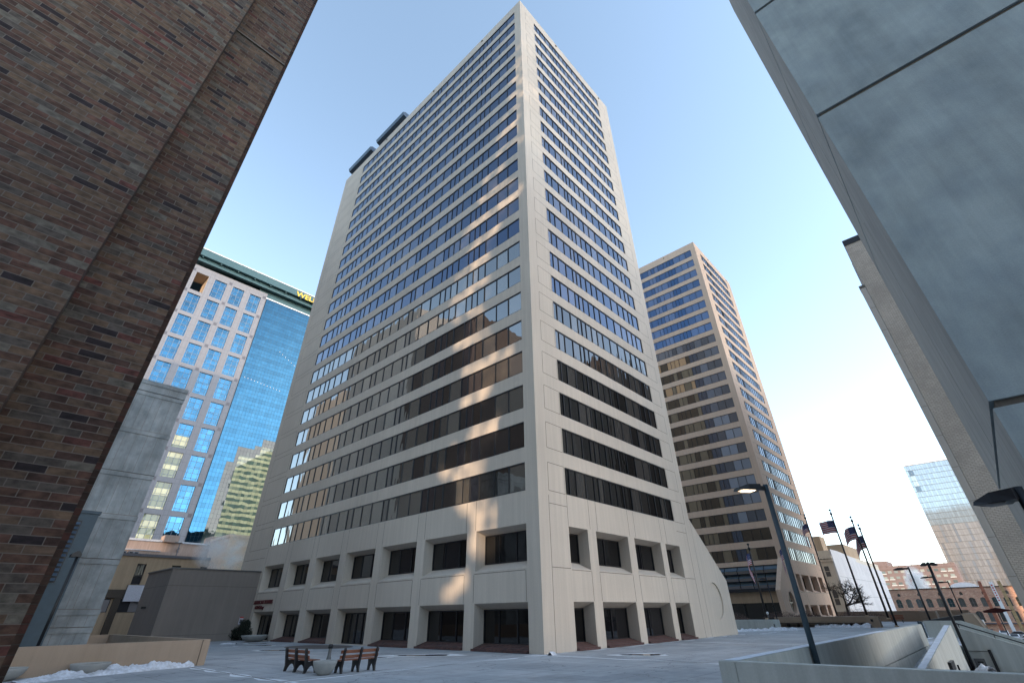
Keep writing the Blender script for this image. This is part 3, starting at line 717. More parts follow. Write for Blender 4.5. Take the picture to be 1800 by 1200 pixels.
# ------------------------------------------------------------------ benches
def bench(label, ax, ay, dirx, diry, L, seatside):
    """local x along the bench, local y from back to seat front"""
    t = thing('park_bench', label, 'bench', (ax, ay, 0), 'brown slatted benches with black ends')
    ux = Vector((dirx, diry, 0)).normalized(); uy = Vector((-ux.y, ux.x, 0)) * seatside
    A = Vector((ax, ay, 0)); W = lambda x, y, z: tuple(A + ux * x + uy * y + Vector((0, 0, z)))
    prof = [(-.06, 0), (.04, 0), (.10, .13), (.17, .22), (.25, .26), (.33, .22), (.39, .13), (.43, 0), (.53, 0), (.50, .2), (.52, .41), (.45, .42), (.10, .395), (.05, .42), (-.035, .80), (-.06, .86), (-.12, .865), (-.145, .81), (-.07, .42), (-.03, .2)]
    for k in range(3):
        x = L * k / 2; m = MB()
        tri = tessellate_polygon([[Vector((p[0], p[1], 0)) for p in prof]])
        for tr in tri:
            m.face([W(x - .035, *prof[i]) for i in tr]); m.face([W(x + .035, *prof[i]) for i in reversed(tr)])
        for i in range(len(prof)):
            p, q = prof[i], prof[(i + 1) % len(prof)]; m.face([W(x - .035, *p), W(x - .035, *q), W(x + .035, *q), W(x + .035, *p)])
        m.build('bench_end', M['castiron'], t)
    def slat(y, z, hy, hz, nm, tilt=0):
        m = MB(); e = .13
        q = [(-hy, -hz), (hy, -hz), (hy, hz), (-hy, hz)]; ca, sa = math.cos(tilt), math.sin(tilt)
        q = [(y + a * ca - b * sa, z + a * sa + b * ca) for a, b in q]
        m.face([W(-e, *p) for p in q][::-1]); m.face([W(L + e, *p) for p in q])
        for i in range(4): j = (i + 1) % 4; m.face([W(-e, *q[i]), W(-e, *q[j]), W(L + e, *q[j]), W(L + e, *q[i])])
        m.build(nm, M['slat'], t)
    slat(-.005, .73, .018, .055, 'back_slat', .2); slat(.03, .555, .018, .055, 'back_slat', .2)
    for i in range(4): slat(.13 + i * .118, .435, .052, .018, 'seat_slat')
bench('shorter looking bench left of the concrete bowl, seen end on from behind', 11.56, 24.4, 0, -1, 1.80, 1)
bench('bench right of the concrete bowl, seen from behind along its length', 12.42, 21.2, 1, -.03, 1.52, 1)
t = thing('ash_urn', 'dark metal smokers post with flared base behind the bowl', 'ash urn', (12.55, 22.6, 0))
m = MB(); m.lathe((12.55, 22.6, 0), [(0, 0), (.21, 0), (.2, .1), (.13, .3), (.075, .55), (.065, .82)], 20); m.build('body', M['framel'], t)
m = MB(); m.lathe((12.55, 22.6, 0), [(.065, .80), (.1, .82), (.1, .93), (.07, .96), (0, .965)], 20); m.build('cap', M['black'], t)

# ------------------------------------------------------------------ right: parapets round the ramp
w = MB(); w.box(11.58, -.9, 0, 11.88, 4.6, 1.07); w.box(11.58, 4.603, 0, 42.2, 4.95, 1.07); w.box(11.905, 4.58, -1.6, 42.15, 4.6, -.003)
tag(w.build('parapet_wall', M['parapet'], bevel=.02), 'pale concrete parapet with snowy top around the ramp at lower right', 'wall')
w = MB(); w.prism([(XW + .05, -1.3), (40.2, -1.3), (40.2, 1.07), (39.6, 1.07), (XW + .05, -.62)], 1, 3.02, 3.3)
o = tag(w.build('ramp_wall', M['parapet'], bevel=.015), 'pointed concrete wall with sloping top rising along the ramp', 'wall')
w = MB(); w.prism([(3.0, ZS), (3.0, .98), (-2.4, -.95), (-30, -.95), (-30, ZS)], 0, 41.4, 41.72)
tag(w.build('stair_wall', M['parapet']), 'concrete wall with vent plate and sloping top below the handrail', 'wall')
w = MB(); w.prism([(5.55, 0), (5.55, 1.07), (3.25, 1.07), (-1.9, -.95), (-30, -.95), (-30, ZS), (3.15, ZS), (3.15, 0)], 0, 52.62, 52.92)
tag(w.build('stair_wall', M['parapet']), 'farther concrete wall beyond the stairs, sloping down to the right', 'wall')
r_ = thing('handrail', 'black double handrail running down beside the stairs', 'handrail', (41.9, 3, 0))
w = MB()
for dz in (1.02, .80): w.tube((41.95, 2.9, dz + .1), (41.95, -3.2, dz - 2.1), .03, n=8); w.tube((41.95, 3.0, dz + .1), (41.95, 2.9, dz + .1), .03, n=8)
w.build('rail', M['black'], r_)
for i in range(5): w = MB(); y = 2.8 - i * 1.4; w.tube((41.95, y, -.2 - i * .5), (41.95, y, 1.08 - i * .505), .022, n=7); w.build('post', M['black'], r_)
t = thing('vent_plate', 'square metal vent plate with two dark slots low on the wall', 'vent', (41.38, 2.5, -.75))
w = MB(); w.box(41.34, 2.27, -.98, 41.395, 2.74, -.54); w.build('plate', M['framel'], t)
w = MB(); w.box(41.335, 2.36, -.74, 41.338, 2.62, -.67); w.box(41.335, 2.36, -.88, 41.338, 2.62, -.81); w.build('slot', M['black'], t)
w = MB(); w.box(41.25, 1.82, -1.12, 41.39, 1.96, -.11); w.box(41.36, 1.97, -.21, 41.39, 2.96, -.19)
tag(w.build('drain_pipe', M['black']), 'dark square downpipe with thin cable beside the vent plate', 'pipe')
w = MB(); w.box(31.1, 2.9, -.42, 32.6, 3.015, -.1); w.box(32.6, 2.95, -.42, 33.1, 3.015, -.3); tag(w.build('electrical_box', M['black']), 'black box fixed low on the pointed ramp wall', 'box')
w = MB(); w.box(34.4, 2.95, -.65, 34.55, 3.015, -.4); tag(w.build('conduit', M['black']), 'short dark conduit right of the black box on ramp wall', 'conduit')
w = MB(); w.box(52.3, 5.62, .0, 52.6, 5.9, 1.05); w.box(52.2, 5.75, .0, 52.28, 5.8, 1.05); tag(w.build('gate_post', M['steelblue']), 'dark blue gate post at the far end of the ramp parapet', 'post')
# snow lying on the parapet tops
def top_snow(x0, y0, x1, y1, z, label, zf=None):
    m = MB(); N = 160; lx = x1 - x0 > y1 - y0
    for i in range(N):
        def e(k, s):
            t = k / N; c = noise.noise(Vector((t * 25, s, z))) * .04
            return c
        t0, t1_ = i / N, (i + 1) / N
        if lx:
            a0, a1 = x0 + (x1 - x0) * t0, x0 + (x1 - x0) * t1_; za, zb_ = (zf(a0), zf(a1)) if zf else (z, z)
            m.face([(a0, y0 + abs(e(i, 0)), za), (a1, y0 + abs(e(i + 1, 0)), zb_), (a1, y1 - abs(e(i + 1, 3)), zb_), (a0, y1 - abs(e(i, 3)), za)])
    o = m.build('snow_cover', M['snowthin']); o['kind'] = 'stuff'; o['label'] = label; o['category'] = 'snow'
top_snow(11.75, 4.62, 30, 4.93, 1.076, 'thin snow lying on top of the long ramp parapet')
top_snow(13, 3.04, 39.6, 3.28, 0, 'thin snow on the sloping top of the pointed wall', lambda x: -.62 + (x - XW - .05) / (39.6 - XW - .05) * 1.69 + .006)

w = thing('ramp_shelter', 'low dark roofed entry with tan end wall beyond the parapet', 'shelter', (58, 3, 0))
m = MB(); m.prism([(5.9, 0), (5.9, 1.02), (3.3, 1.40), (3.3, 0)], 0, 57, 62); m.build('roof', M['frame'], w)
m = MB(); m.prism([(3.28, 0), (3.28, 1.48), (2.6, 1.48), (2.2, .3), (2.2, 0)], 0, 57, 62); m.build('end_wall', M['tanwall'], w)

# planters in front of the far tower
w = thing('planter_wall', 'short concrete planter wall beside the round recess wall', 'planter', (66, 23, 0))
m = MB(); m.box(65.2, 20.6, 0, 67.6, 32, 1.0); m.box(65.19, 20.55, .35, 65.5, 20.59, .6, 1); m.build('wall', [M['parapet'], M['black']], w)
w = thing('planter_wall', 'long concrete planter wall with flagpoles and timber bench ledge', 'planter', (80, 18, 0))
m = MB(); m.box(78.2, 13.3, 0, 81, 24.4, 1.12); m.box(77.0, 12.3, 0, 78.19, 13.5, 1.1); m.build('wall', M['tanwall'], w)
m = MB(); m.box(76.9, 14, .42, 78.1, 24.2, .5)
for i in range(9): m.box(77.1, 14.2 + i * 1.2, 0, 78, 14.3 + i * 1.2, .41)
m.build('ledge', M['bronze'], w)
m = MB(); m.box(76.9, 12.9, .6, 76.98, 13.15, .85); m.build('step_light', M['black'], w)
for i, (x, y, sx, sy, h, lb) in enumerate(((67, 26.0, 1.0, 2.4, .9, 'brown winter hedge behind the short planter wall'), (79.8, 23.8, 1, 2.6, .8, 'brown hedge under the far tower awning, left of the long wall'), (80, 20.5, .9, 1.6, .8, 'small brown hedge below the round window'), (90, 16.5, 2.5, 3.0, 1.0, 'brown shrubs beside the bare tree'))):
    m = MB(); rr = random.Random(i + 20)
    for k in range(1500):
        a = rr.random() * 2 * math.pi; q = rr.random() ** .5; px, py = q * math.cos(a), q * math.sin(a)
        z = 1.0 + h * (1 - q * q) * rr.random(); p = Vector((x + px * sx, y + py * sy, z))
        d = Vector((rr.uniform(-1, 1), rr.uniform(-1, 1), rr.uniform(0, 1))).normalized() * .13; n = d.orthogonal().normalized() * .02
        m.face([p - n, p + n, p + d + n * .4, p + d - n * .4])
    tag(m.build('hedge', M['hedge']), lb, 'hedge')
for i, (x, y, lb) in enumerate(((66.3, 21.3, 'small white globe bollard light on the short planter'), (78.6, 20.9, 'small white globe bollard light at the end of the long planter'))):
    t = thing('bollard_light', lb, 'light', (x, y, 1.0), 'globe bollard lights'); m = MB(); m.tube((x, y, 1.0), (x, y, 1.55), .05, n=10); m.build('post', M['framel'], t)
    m = MB(); m.lathe((x, y, 1.5), [(.05, 0), (.14, .1), (.14, .2), (0, .3)], 14); m.build('globe', M['white'], t)
b2 = thing('slatted_bench', 'reddish slatted bench by the parapet beyond the flagpoles', 'bench', (104, 13.5, 0))
m = MB()
for k in range(3): m.box(103.9, 13.2, .45 + k * .2, 103.96, 14.95, .6 + k * .2)
m.box(103.3, 13.2, .42, 103.85, 14.95, .46); m.build('slats', M['rust'], b2)
for y in (13.4, 14.7): m = MB(); m.box(103.35, y, 0, 103.8, y + .07, .42); m.build('leg', M['black'], b2)
w = MB(); w.box(112, 10.6, 0, 112.4, 24, 1.5); w.box(108.8, 9.4, 0, 111.9, 11.6, 1.45); w.box(116, 5.6, 0, 116.4, 10.5, 1.5)
tag(w.build('parapet_wall', M['tanwall']), 'tan parapet at the far edge of the plaza behind the slatted bench', 'wall')

# ------------------------------------------------------------------ flags
def flag_mesh(name, parent_loc, top, fly, L, Hh, droop, seed):
    """stripes and a starred canton woven into one waving sheet"""
    m = MB(); NX, NZ = 26, 13; f = Vector((fly[0], fly[1], 0)).normalized(); n = Vector((-f.y, f.x, 0)); T = Vector(top)
    def P(i, j):
        s = i / NX; h = j / NZ
        x = L * s * (1 - droop * .55 * s); w = .16 * math.sin(s * 7 + h * 1.5 + seed) * s * L * .5
        z = -Hh * h * (1 - .05 * s) - droop * L * s * s * .75 + .05 * math.sin(s * 9 + seed) * s
        q = T + f * x + n * w; return (q.x, q.y, q.z + z)
    for j in range(NZ):
        for i in range(NX):
            c = (.42, .03, .04) if j % 2 == 0 else (.72, .70, .72)
            if j < 7 and i < 10: c = (.035, .045, .14)
            m.face([P(i, j), P(i + 1, j), P(i + 1, j + 1), P(i, j + 1)], 0, c, True)
    for a in range(6):
        for b_ in range(4 + a % 2):
            i = .6 + a * 1.6; j = .7 + b_ * 1.35 + (0 if a % 2 else .5)
            p = Vector(P(i, j)); e = Vector(P(i + .45, j)) - p; g_ = Vector(P(i, j + .35)) - p
            for s_ in (.006, -.006): m.face([p + n * s_, p + e + n * s_, p + e + g_ + n * s_, p + g_ + n * s_], 0, (.75, .75, .78))
    return m.build(name, M['cloth'])
M['cloth'] = attr_mat('flag_cloth', .85, 1.3)
flags = [  # x, y, base z, top z, flag drop, length, droop, label words
    (78.83, 13.65, 1.1, 12.7, 1.15, 1.75, .22, 'leftmost tall flagpole against the bright sky', 'flag flying widest from the leftmost sky pole'),
    (79.15, 11.6, .8, 11.6, .9, 1.7, .5, 'middle flagpole of the three against the sky', 'half drooping flag on the middle of three sky poles'),
    (81.2, 11.35, 0, 10.8, 1.2, 1.9, .9, 'rightmost flagpole against the sky, its base on the paving', 'steeply drooping flag on the rightmost sky pole'),
    (68.5, 22.22, 1.0, 8.4, .6, 1.5, 1.6, 'short flagpole in front of the dark glass awnings', 'limp flag hanging before the glass awnings'),
    (92.0, 19.75, 0, 14.4, 1.3, 2.2, 1.3, 'flagpole at the right edge of the far tower', 'drooping flag at the right edge of the far tower'),
    (76.4, 20.25, 1.0, 9.3, .5, 1.6, 1.5, 'flagpole mostly hidden behind the street lamp pole', 'flag peeping out left of the lamp pole'),
]
for i, (x, y, z0, z1, fd, L, dr, lb, fl) in enumerate(flags):
    t = thing('flagpole', lb, 'flagpole', (x, y, z0), 'flagpoles on the plaza')
    m = MB(); m.tube((x, y, z0), (x, y, z1), .13, .085, 12); m.build('pole', M['brownpole'], t)
    m = MB(); m.lathe((x, y, z1), [(.08, 0), (.08, .12), (.18, .2), (.18, .32), (.06, .40), (.06, .62), (.14, .68), (.14, .8), (0, .88)], 12); m.build('finial', M['black'], t)
    m = MB(); m.lathe((x, y, z0), [(.24, 0), (.24, .05), (.15, .14), (.1, .16)], 14); m.build('base', M['tan'], t)
    if fl: tag(flag_mesh('american_flag', None, (x - .02, y + .08, z1 - fd * .5), (-.62, .78), L * 1.3, 1.55 if dr < 1 else 1.25, dr, i * 1.7), fl, 'flag', 'flags on the plaza poles')

# ------------------------------------------------------------------ lamps
def street_lamp(x, y, z0, z1, ang, label, arm=.35, hl=.72, r=.07, lit=False, two=False, flat=True):
    t = thing('street_lamp', label, 'street lamp', (x, y, z0), 'black street lamps')
    m = MB(); m.tube((x, y, z0), (x, y, z1), r, r * .85, 14); m.build('pole', M['steelblue'] if lit else M['black'], t)
    m = MB(); m.lathe((x, y, z0), [(r * 2.2, 0), (r * 2.2, .04), (r * 1.3, .1), (r, .12)], 16); m.build('base_plate', M['black'], t)
    for s in ((1, -1) if two else (1,)):
        d = Vector((math.cos(ang), math.sin(ang), 0)) * s; n = Vector((-d.y, d.x, 0)); T = Vector((x, y, z1 - .12))
        m = MB(); m.bar(T, T + d * arm, .09, .13); m.build('arm', M['black'], t)
        a, b_ = T + d * arm, T + d * (arm + hl); h = MB(); wd = .19
        lo = lambda p, s2, z: tuple(p + n * s2 + Vector((0, 0, z)))
        A = [lo(a, -wd, -.09), lo(a, wd, -.09), lo(a, wd * .9, .10), lo(a, -wd * .9, .10)]
        mid = a.lerp(b_, .55); C = [lo(mid, -wd, -.09), lo(mid, wd, -.09), lo(mid, wd * .8, .09), lo(mid, -wd * .8, .09)]
        B = [lo(b_, -wd, -.09), lo(b_, wd, -.09), lo(b_, wd * .7, -.02), lo(b_, -wd * .7, -.02)]
        h.face(A[::-1]); h.face(B)
        for U, V in ((A, C), (C, B)):
            for i in range(4): j = (i + 1) % 4; h.face([U[i], U[j], V[j], V[i]])
        hd = h.build('lamp_head', M['black'], t)
        m = MB(); p0, p1 = a.lerp(b_, .25), a.lerp(b_, .85); m.face([lo(p0, -wd * .75, -.094), lo(p0, wd * .75, -.094), lo(p1, wd * .75, -.094), lo(p1, -wd * .75, -.094)])
        m.face([lo(p0, -wd * .75, -.094), lo(p0, wd * .75, -.094), lo(p0.lerp(p1, .1), wd * .6, -.125), lo(p0.lerp(p1, .1), -wd * .6, -.125)])
        m.face([lo(p0.lerp(p1, .1), -wd * .6, -.125), lo(p0.lerp(p1, .1), wd * .6, -.125), lo(p0.lerp(p1, .9), wd * .6, -.125), lo(p0.lerp(p1, .9), -wd * .6, -.125)])
        m.build('lens', M['lamplens'] if lit else M['framel'], t)
    return t
street_lamp(17.0, 4.50, -1.3, 5.42, R(143), 'nearest lamp, glowing, on tall dark blue pole rising from the ramp', .3, .78, .085, True)
street_lamp(40.5, 2.85, -1.12, 4.3, R(95), 'tall lamp with heads both sides at the tip of the pointed wall', .12, .3, .085, two=True)
street_lamp(57.6, 5.55, 0, 5.0, R(95), 'lamp left of the two headed one, its arm pointing left', .4, .75, .08)
street_lamp(79.8, 5.75, 0, 5.1, R(97), 'lamp just right of the two headed one, before the warehouse', .4, .8, .08)
street_lamp(89.85, 5.1, 0, 4.85, R(97), 'farther thin lamp right of the middle lamps, before warehouse windows', .5, .8, .07)
street_lamp(70.5, 21.7, 0, 5.4, R(110), 'dim lamp beside the short flagpole under the far tower', .3, .5, .06)
street_lamp(12.6, -.86, -1.12, 3.78, R(66), 'dark lamp cut by the right edge of the picture', .02, .66, .09)

# ------------------------------------------------------------------ bare tree
def bare_tree(x, y, z, h, label, seed=3, spread=1.0):
    rr = random.Random(seed); t = thing('bare_tree', label, 'tree', (x, y, z)); tr = MB(); br = MB()
    def grow(p, d, L, r, k):
        e = p
        for s in range(3):
            d2 = (d + Vector((rr.uniform(-.22, .22), rr.uniform(-.22, .22), rr.uniform(-.08, .16)))).normalized(); q = e + d2 * L / 3
            (tr if k == 0 else br).tube(e, q, r * (1 - s * .12), r * (1 - (s + 1) * .12), 7 if k < 2 else 4, caps=False); e = q; d = d2
            if k and k < 5 and rr.random() < .55: side(e, d, L, r, k)
        if k < 5:
            for _ in range(3 if k < 3 else 2): side(e, d, L, r, k)
    def side(e, d, L, r, k):
        a = Vector((rr.uniform(-1, 1), rr.uniform(-1, 1), rr.uniform(-.35, .5))) * spread
        grow(e, (d + a * .95).normalized(), L * rr.uniform(.62, .82), r * .6, k + 1)
    grow(Vector((x, y, z)), Vector((0, 0, 1)), h * .26, h * .028, 0)
    tr.build('trunk', M['bark'], t); br.build('branches', M['bark'], t)
bare_tree(97.5, 19.4, .3, 8.2, 'bare spreading tree in front of the white painted wall', 7, 1.6)

# ------------------------------------------------------------------ near concrete building on the right
c = thing('concrete_building', 'smooth blue grey concrete building overhanging the upper right corner', 'building', (15, -1.37, ZS))
XC, YC, XE = 15.0, -1.37, 28.0
zg = [ZS, 5.93, 17.1, 24.85, 47]
w = MB()
for i in range(4):
    w.box(XC, -34, zg[i] + (.09 if i else 0), XE, YC, zg[i + 1] - .09, skip='k'); a_, b_ = zg[i] + (.09 if i else 0), zg[i + 1] - .09; w.face([(XC, YC, a_), (XE, YC, a_), (XE, YC, b_), (XC, YC, b_)], 2)
for z in zg[1:4]: w.box(XC + .09, -34, z - .09, XE - .09, YC - .09, z + .09, 1)
w.build('wall', [M['bluegrey'], M['joint'], M['greyside']], c)
w = MB()
for z in (11.0, 21.0): w.box(XC + 5.3, YC + .0, z - 4.9, XC + 5.34, YC + .003, z + 4.6)
w.build('vertical_joint', M['joint'], c)
# beige brick tower beyond it
c = thing('beige_brick_tower', 'tall beige ribbed brick tower with grey edge strip behind the concrete building', 'tower', (60, -.68, ZS))
w = MB(); w.box(60.0, -1.17, ZS, 61.2, -.60, 33.8); w.box(60, -1.2, 33.85, 61.2, -.58, 34.2, 1)
for k in range(11): w.box(59.997, -1.16, 1 + k * 3.0, 60.003, -.61, 1.03 + k * 3.0, 1)
w.build('edge_strip', [M['strip'], M['joint']], c)
w = MB(); w.box(60.12, -30, ZS, 74, -1.203, 40.2); w.build('wall', M['beigebrick'], c)
w = MB(); w.box(60.05, -30, 40.203, 74, -1.18, 41.0); w.build('parapet', M['frame'], c)

# ------------------------------------------------------------------ glass and granite tower on the left
YW = 170.0; k_ = .68
c = thing('glass_office_block', 'blue glass and pale granite tower with teal roof and gold lettering', 'tower', (30, YW, ZS))
cx = lambda x: x * k_
zz = lambda z: 1.95 + (z - 1.95) * k_
cols = [25.73 + 8.975 * i for i in range(-3, 5)]            # pier centrelines (measured plane units)
nodes_z = [156.9 - 12.95 * i for i in range(0, 13)]
XR = cx(62.9)
w = MB(); XL = cx(24.3)
wins = []
for i in range(len(nodes_z) - 1):
    zt, zb = zz(nodes_z[i] - 1.0), zz(nodes_z[i + 1] + 1.15)
    for j in range(3, len(cols) - 1):
        x0, x1 = cx(cols[j] + 1.75), cx(cols[j + 1] - 1.45); wins.append((i, j, x0, x1, zb, zt))
xs = sorted({XL, XR} | {a for q in wins for a in (q[2], q[3])}); zs_ = sorted({ZS, zz(160)} | {a for q in wins for a in (q[4], q[5])})
wf = lambda x, z, o=0: (x, YW + o, z)
for a, b_ in zip(xs[:-1], xs[1:]):
    for e, f in zip(zs_[:-1], zs_[1:]):
        mx, mz = (a + b_) / 2, (e + f) / 2
        if any(q[2] < mx < q[3] and q[4] < mz < q[5] for q in wins): continue
        w.face([wf(a, e), wf(b_, e), wf(b_, f), wf(a, f)])
for q in wins:
    dp = .35 if not (q[0] == 0 and q[1] == 3) else 7
    w.face([wf(q[2], q[4]), wf(q[3], q[4]), wf(q[3], q[4], dp), wf(q[2], q[4], dp)]); w.face([wf(q[2], q[5]), wf(q[3], q[5]), wf(q[3], q[5], dp), wf(q[2], q[5], dp)], 2 if dp > 1 else 0)
    w.face([wf(q[2], q[4]), wf(q[2], q[5]), wf(q[2], q[5], .35), wf(q[2], q[4], .35)]); w.face([wf(q[3], q[4]), wf(q[3], q[5]), wf(q[3], q[5], dp), wf(q[3], q[4], dp)], 2 if dp > 1 else 0)
# side, back; the top corner bay is open to the sky
w.face([(XL, YW, ZS), (XL, YW + 40, ZS), (XL, YW + 40, zz(143.5)), (XL, YW, zz(143.5))])
w.face([(XL, YW + 8, zz(143.5)), (XL, YW + 40, zz(143.5)), (XL, YW + 40, zz(160)), (XL, YW + 8, zz(160))])
# joints
for z in [zz(n + o) for n in nodes_z for o in (-.9, 1.0, -4.6, -8.3)]:
    for a, b_ in zip(xs[:-1], xs[1:]):
        if not any(q[2] < (a + b_) / 2 < q[3] and q[4] - .05 < z < q[5] + .05 for q in wins): w.box(a, YW - .004, z - .025, b_, YW, z + .025, 1)
for j in range(3, len(cols)): 
    for o in (-.75, .9): x = cx(cols[j] + o); w.box(x - .02, YW - .006, 0, x + .02, YW - .004, zz(159), 1)
w.build('granite_grid', [M['granite'], M['granited'], M['tan']], c)
nd_ = MB()
for j in (3, 5, 7):
    for n in nodes_z[:-1]: x = cx(cols[j] + .1); z = zz(n); nd_.box(x - .5, YW - .02, z - .5, x + .5, YW - .007, z + .5)
nd_.build('dark_corner_square', M['granited'], c)
M['blueglass'] = attr_mat('blue_curtain_glass', .02, 2.3, .92, .5, .16, (1, 1, .6), .25)
nl = 0
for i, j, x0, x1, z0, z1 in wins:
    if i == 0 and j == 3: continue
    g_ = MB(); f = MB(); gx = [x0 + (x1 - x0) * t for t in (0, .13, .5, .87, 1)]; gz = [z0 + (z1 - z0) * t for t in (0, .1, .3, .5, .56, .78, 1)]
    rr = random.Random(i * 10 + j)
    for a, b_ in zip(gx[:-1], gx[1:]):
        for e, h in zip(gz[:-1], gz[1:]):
            k = rr.uniform(.8, 1.2) * (1.25 - .35 * e / 110); lit = j == 5 and e < 49  # this column carries a painted reflection of the sunlit tower rear
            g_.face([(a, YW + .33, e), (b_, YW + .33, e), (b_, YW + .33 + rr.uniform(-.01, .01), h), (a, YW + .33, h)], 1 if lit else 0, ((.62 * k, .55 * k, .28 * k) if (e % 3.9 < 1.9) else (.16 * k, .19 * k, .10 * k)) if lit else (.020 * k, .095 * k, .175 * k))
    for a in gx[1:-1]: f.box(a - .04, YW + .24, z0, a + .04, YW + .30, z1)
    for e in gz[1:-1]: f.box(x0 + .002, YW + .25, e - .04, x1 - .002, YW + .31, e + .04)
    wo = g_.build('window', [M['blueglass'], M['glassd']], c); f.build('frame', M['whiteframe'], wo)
# smooth curtain wall
g_ = MB(); f = MB(); XG = 96.0; xx = [XR + .25 + i * 1.02 for i in range(int((XG - XR) / 1.02))]; zq = [ZS + i * 1.32 for i in range(int((zz(157.2) - ZS) / 1.32) + 1)]
rr = random.Random(77); REG = {}
for a, b_ in zip(xx[:-1], xx[1:]):
    for e, h in zip(zq[:-1], zq[1:]):
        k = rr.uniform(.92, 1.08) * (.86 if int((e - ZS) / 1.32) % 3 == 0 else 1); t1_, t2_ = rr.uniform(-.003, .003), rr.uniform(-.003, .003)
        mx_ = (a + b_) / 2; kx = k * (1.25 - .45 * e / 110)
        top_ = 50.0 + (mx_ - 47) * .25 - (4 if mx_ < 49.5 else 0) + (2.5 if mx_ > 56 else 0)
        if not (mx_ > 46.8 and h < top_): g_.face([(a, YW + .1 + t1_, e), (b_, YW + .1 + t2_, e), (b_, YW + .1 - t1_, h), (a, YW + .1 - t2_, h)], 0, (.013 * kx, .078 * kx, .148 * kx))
        elif h > top_ - 3.0 or mx_ < 50.6: g_.face([(a, YW + .1 + t1_, e), (b_, YW + .1 + t2_, e), (b_, YW + .1 - t1_, h), (a, YW + .1 - t2_, h)], 1, (.03 * k, .05 * k, .045 * k) if rr.random() < .8 else (.06 * k, .09 * k, .07 * k))  # dark top and side of the painted tower reflection
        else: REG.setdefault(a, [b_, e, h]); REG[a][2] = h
# reflection of a sunlit yellow tower, painted on these panes in wavy bands
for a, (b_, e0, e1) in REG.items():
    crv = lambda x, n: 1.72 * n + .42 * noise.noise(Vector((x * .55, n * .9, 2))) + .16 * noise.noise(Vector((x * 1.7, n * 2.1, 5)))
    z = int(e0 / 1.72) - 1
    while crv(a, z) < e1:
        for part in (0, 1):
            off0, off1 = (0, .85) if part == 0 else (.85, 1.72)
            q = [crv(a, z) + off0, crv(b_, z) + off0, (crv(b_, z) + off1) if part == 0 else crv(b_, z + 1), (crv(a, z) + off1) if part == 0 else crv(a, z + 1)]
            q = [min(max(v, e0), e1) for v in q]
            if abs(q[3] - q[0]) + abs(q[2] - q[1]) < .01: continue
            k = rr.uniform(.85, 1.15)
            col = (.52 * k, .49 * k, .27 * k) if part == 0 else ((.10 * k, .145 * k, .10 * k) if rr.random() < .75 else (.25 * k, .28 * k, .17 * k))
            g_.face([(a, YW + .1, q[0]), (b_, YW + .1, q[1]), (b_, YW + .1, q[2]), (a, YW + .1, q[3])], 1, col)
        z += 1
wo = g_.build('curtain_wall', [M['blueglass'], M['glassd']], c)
for a in xx: f.box(a - .012, YW + .06, ZS, a + .012, YW + .09, zq[-1])
for e in zq[1:]: f.box(xx[0], YW + .065, e - .012, xx[-1], YW + .085, e + .012)
f.build('mullions', M['steelblue'], wo)
w = MB(); w.box(XR, YW + .45, ZS, XG, YW + 40, zq[-1] - .1); w.box(XL + .4, YW + .5, ZS, XR - .1, YW + 40, zz(143)); w.box(cx(cols[4]), YW + .5, zz(143), XR - .1, YW + 40, zz(158)); w.build('core', M['granited'], c)
w = MB(); w.box(XR - .2, YW - .1, zq[-1], XG, YW + .4, zq[-1] + .5); w.build('white_edge', M['white'], c)
w = MB(); zt = zz(168.0); zb = zz(164.0)
w.box(-8, YW - 3, zb, XG, YW - 2.6, zt); w.box(-8, YW - 3.1, zt + .003, XG, YW + 30, zt + .35, 1); w.face([(-8, YW - 2.6, zb), (XG, YW - 2.6, zb), (XG, YW + 30, zz(162.6)), (-8, YW + 30, zz(162.6))])
w.box(-8, YW - 1.6, zz(161.6), XG, YW - .2, zb - .15); w.box(XR - 3, YW + .5, zq[-1] + .5, XG, YW + 1, zb)
for x in range(-6, 96, 6): w.box(x, YW - 2.6, zb - .5, x + .4, YW + 6, zb)
w.build('roof_slab', [M['blueslab'], M['white']], c)
text_part('WELLS FARGO', 'sign_lettering', M['gold'], c, 3.0, lambda x, y, z: (cx(76.4) + x, YW - 3.05 - z, zb - .05 + y), .15, 1.12)
w = MB()
for i in range(12): x = cx(65) + i * 1.15; w.box(x, YW + .03, zz(108) - i * .12, x + .14, YW + .05, zz(108) - i * .12 + .14)
for i in range(6): x = cx(78) + i * 1.3; w.box(x, YW + .03, zz(128) - i * .7, x + .14, YW + .05, zz(128) - i * .7 + .14)
w.build('office_light', M['lenslit'], c)

# ------------------------------------------------------------------ low buildings on the left
YT = 90.0
c = thing('tan_building', 'tan rendered low building with narrow dark windows and white sign panel', 'building', (16, YT, ZS))
w = MB(); us = [2, 13.6, 14.9, 17.9, 19.0, 22.2, 23.4, 26, 27.2, 34]; zs_ = [5.6, 6.25, 8.83, 9.75]
for a, b_ in zip(us[:-1], us[1:]):
    for e, f in zip(zs_[:-1], zs_[1:]):
        if e == 6.25 and (a in (13.6, 17.9, 22.2, 26)): continue
        w.face([(a, YT, e), (b_, YT, e), (b_, YT, f), (a, YT, f)])
for a, b_ in ((13.6, 14.9), (17.9, 19.0), (22.2, 23.4), (26, 27.2)):
    for q in ([(a, YT, 6.25), (b_, YT, 6.25), (b_, YT + .3, 6.25), (a, YT + .3, 6.25)], [(a, YT, 6.25), (a, YT, 8.83), (a, YT + .3, 8.83), (a, YT + .3, 6.25)], [(b_, YT, 6.25), (b_, YT, 8.83), (b_, YT + .3, 8.83), (b_, YT + .3, 6.25)], [(a, YT, 8.83), (b_, YT, 8.83), (b_, YT + .3, 8.83), (a, YT + .3, 8.83)]): w.face(q)
w.box(2, YT + .35, ZS, 34, YT + 14, 9.7)
w.build('wall', M['tan'], c)
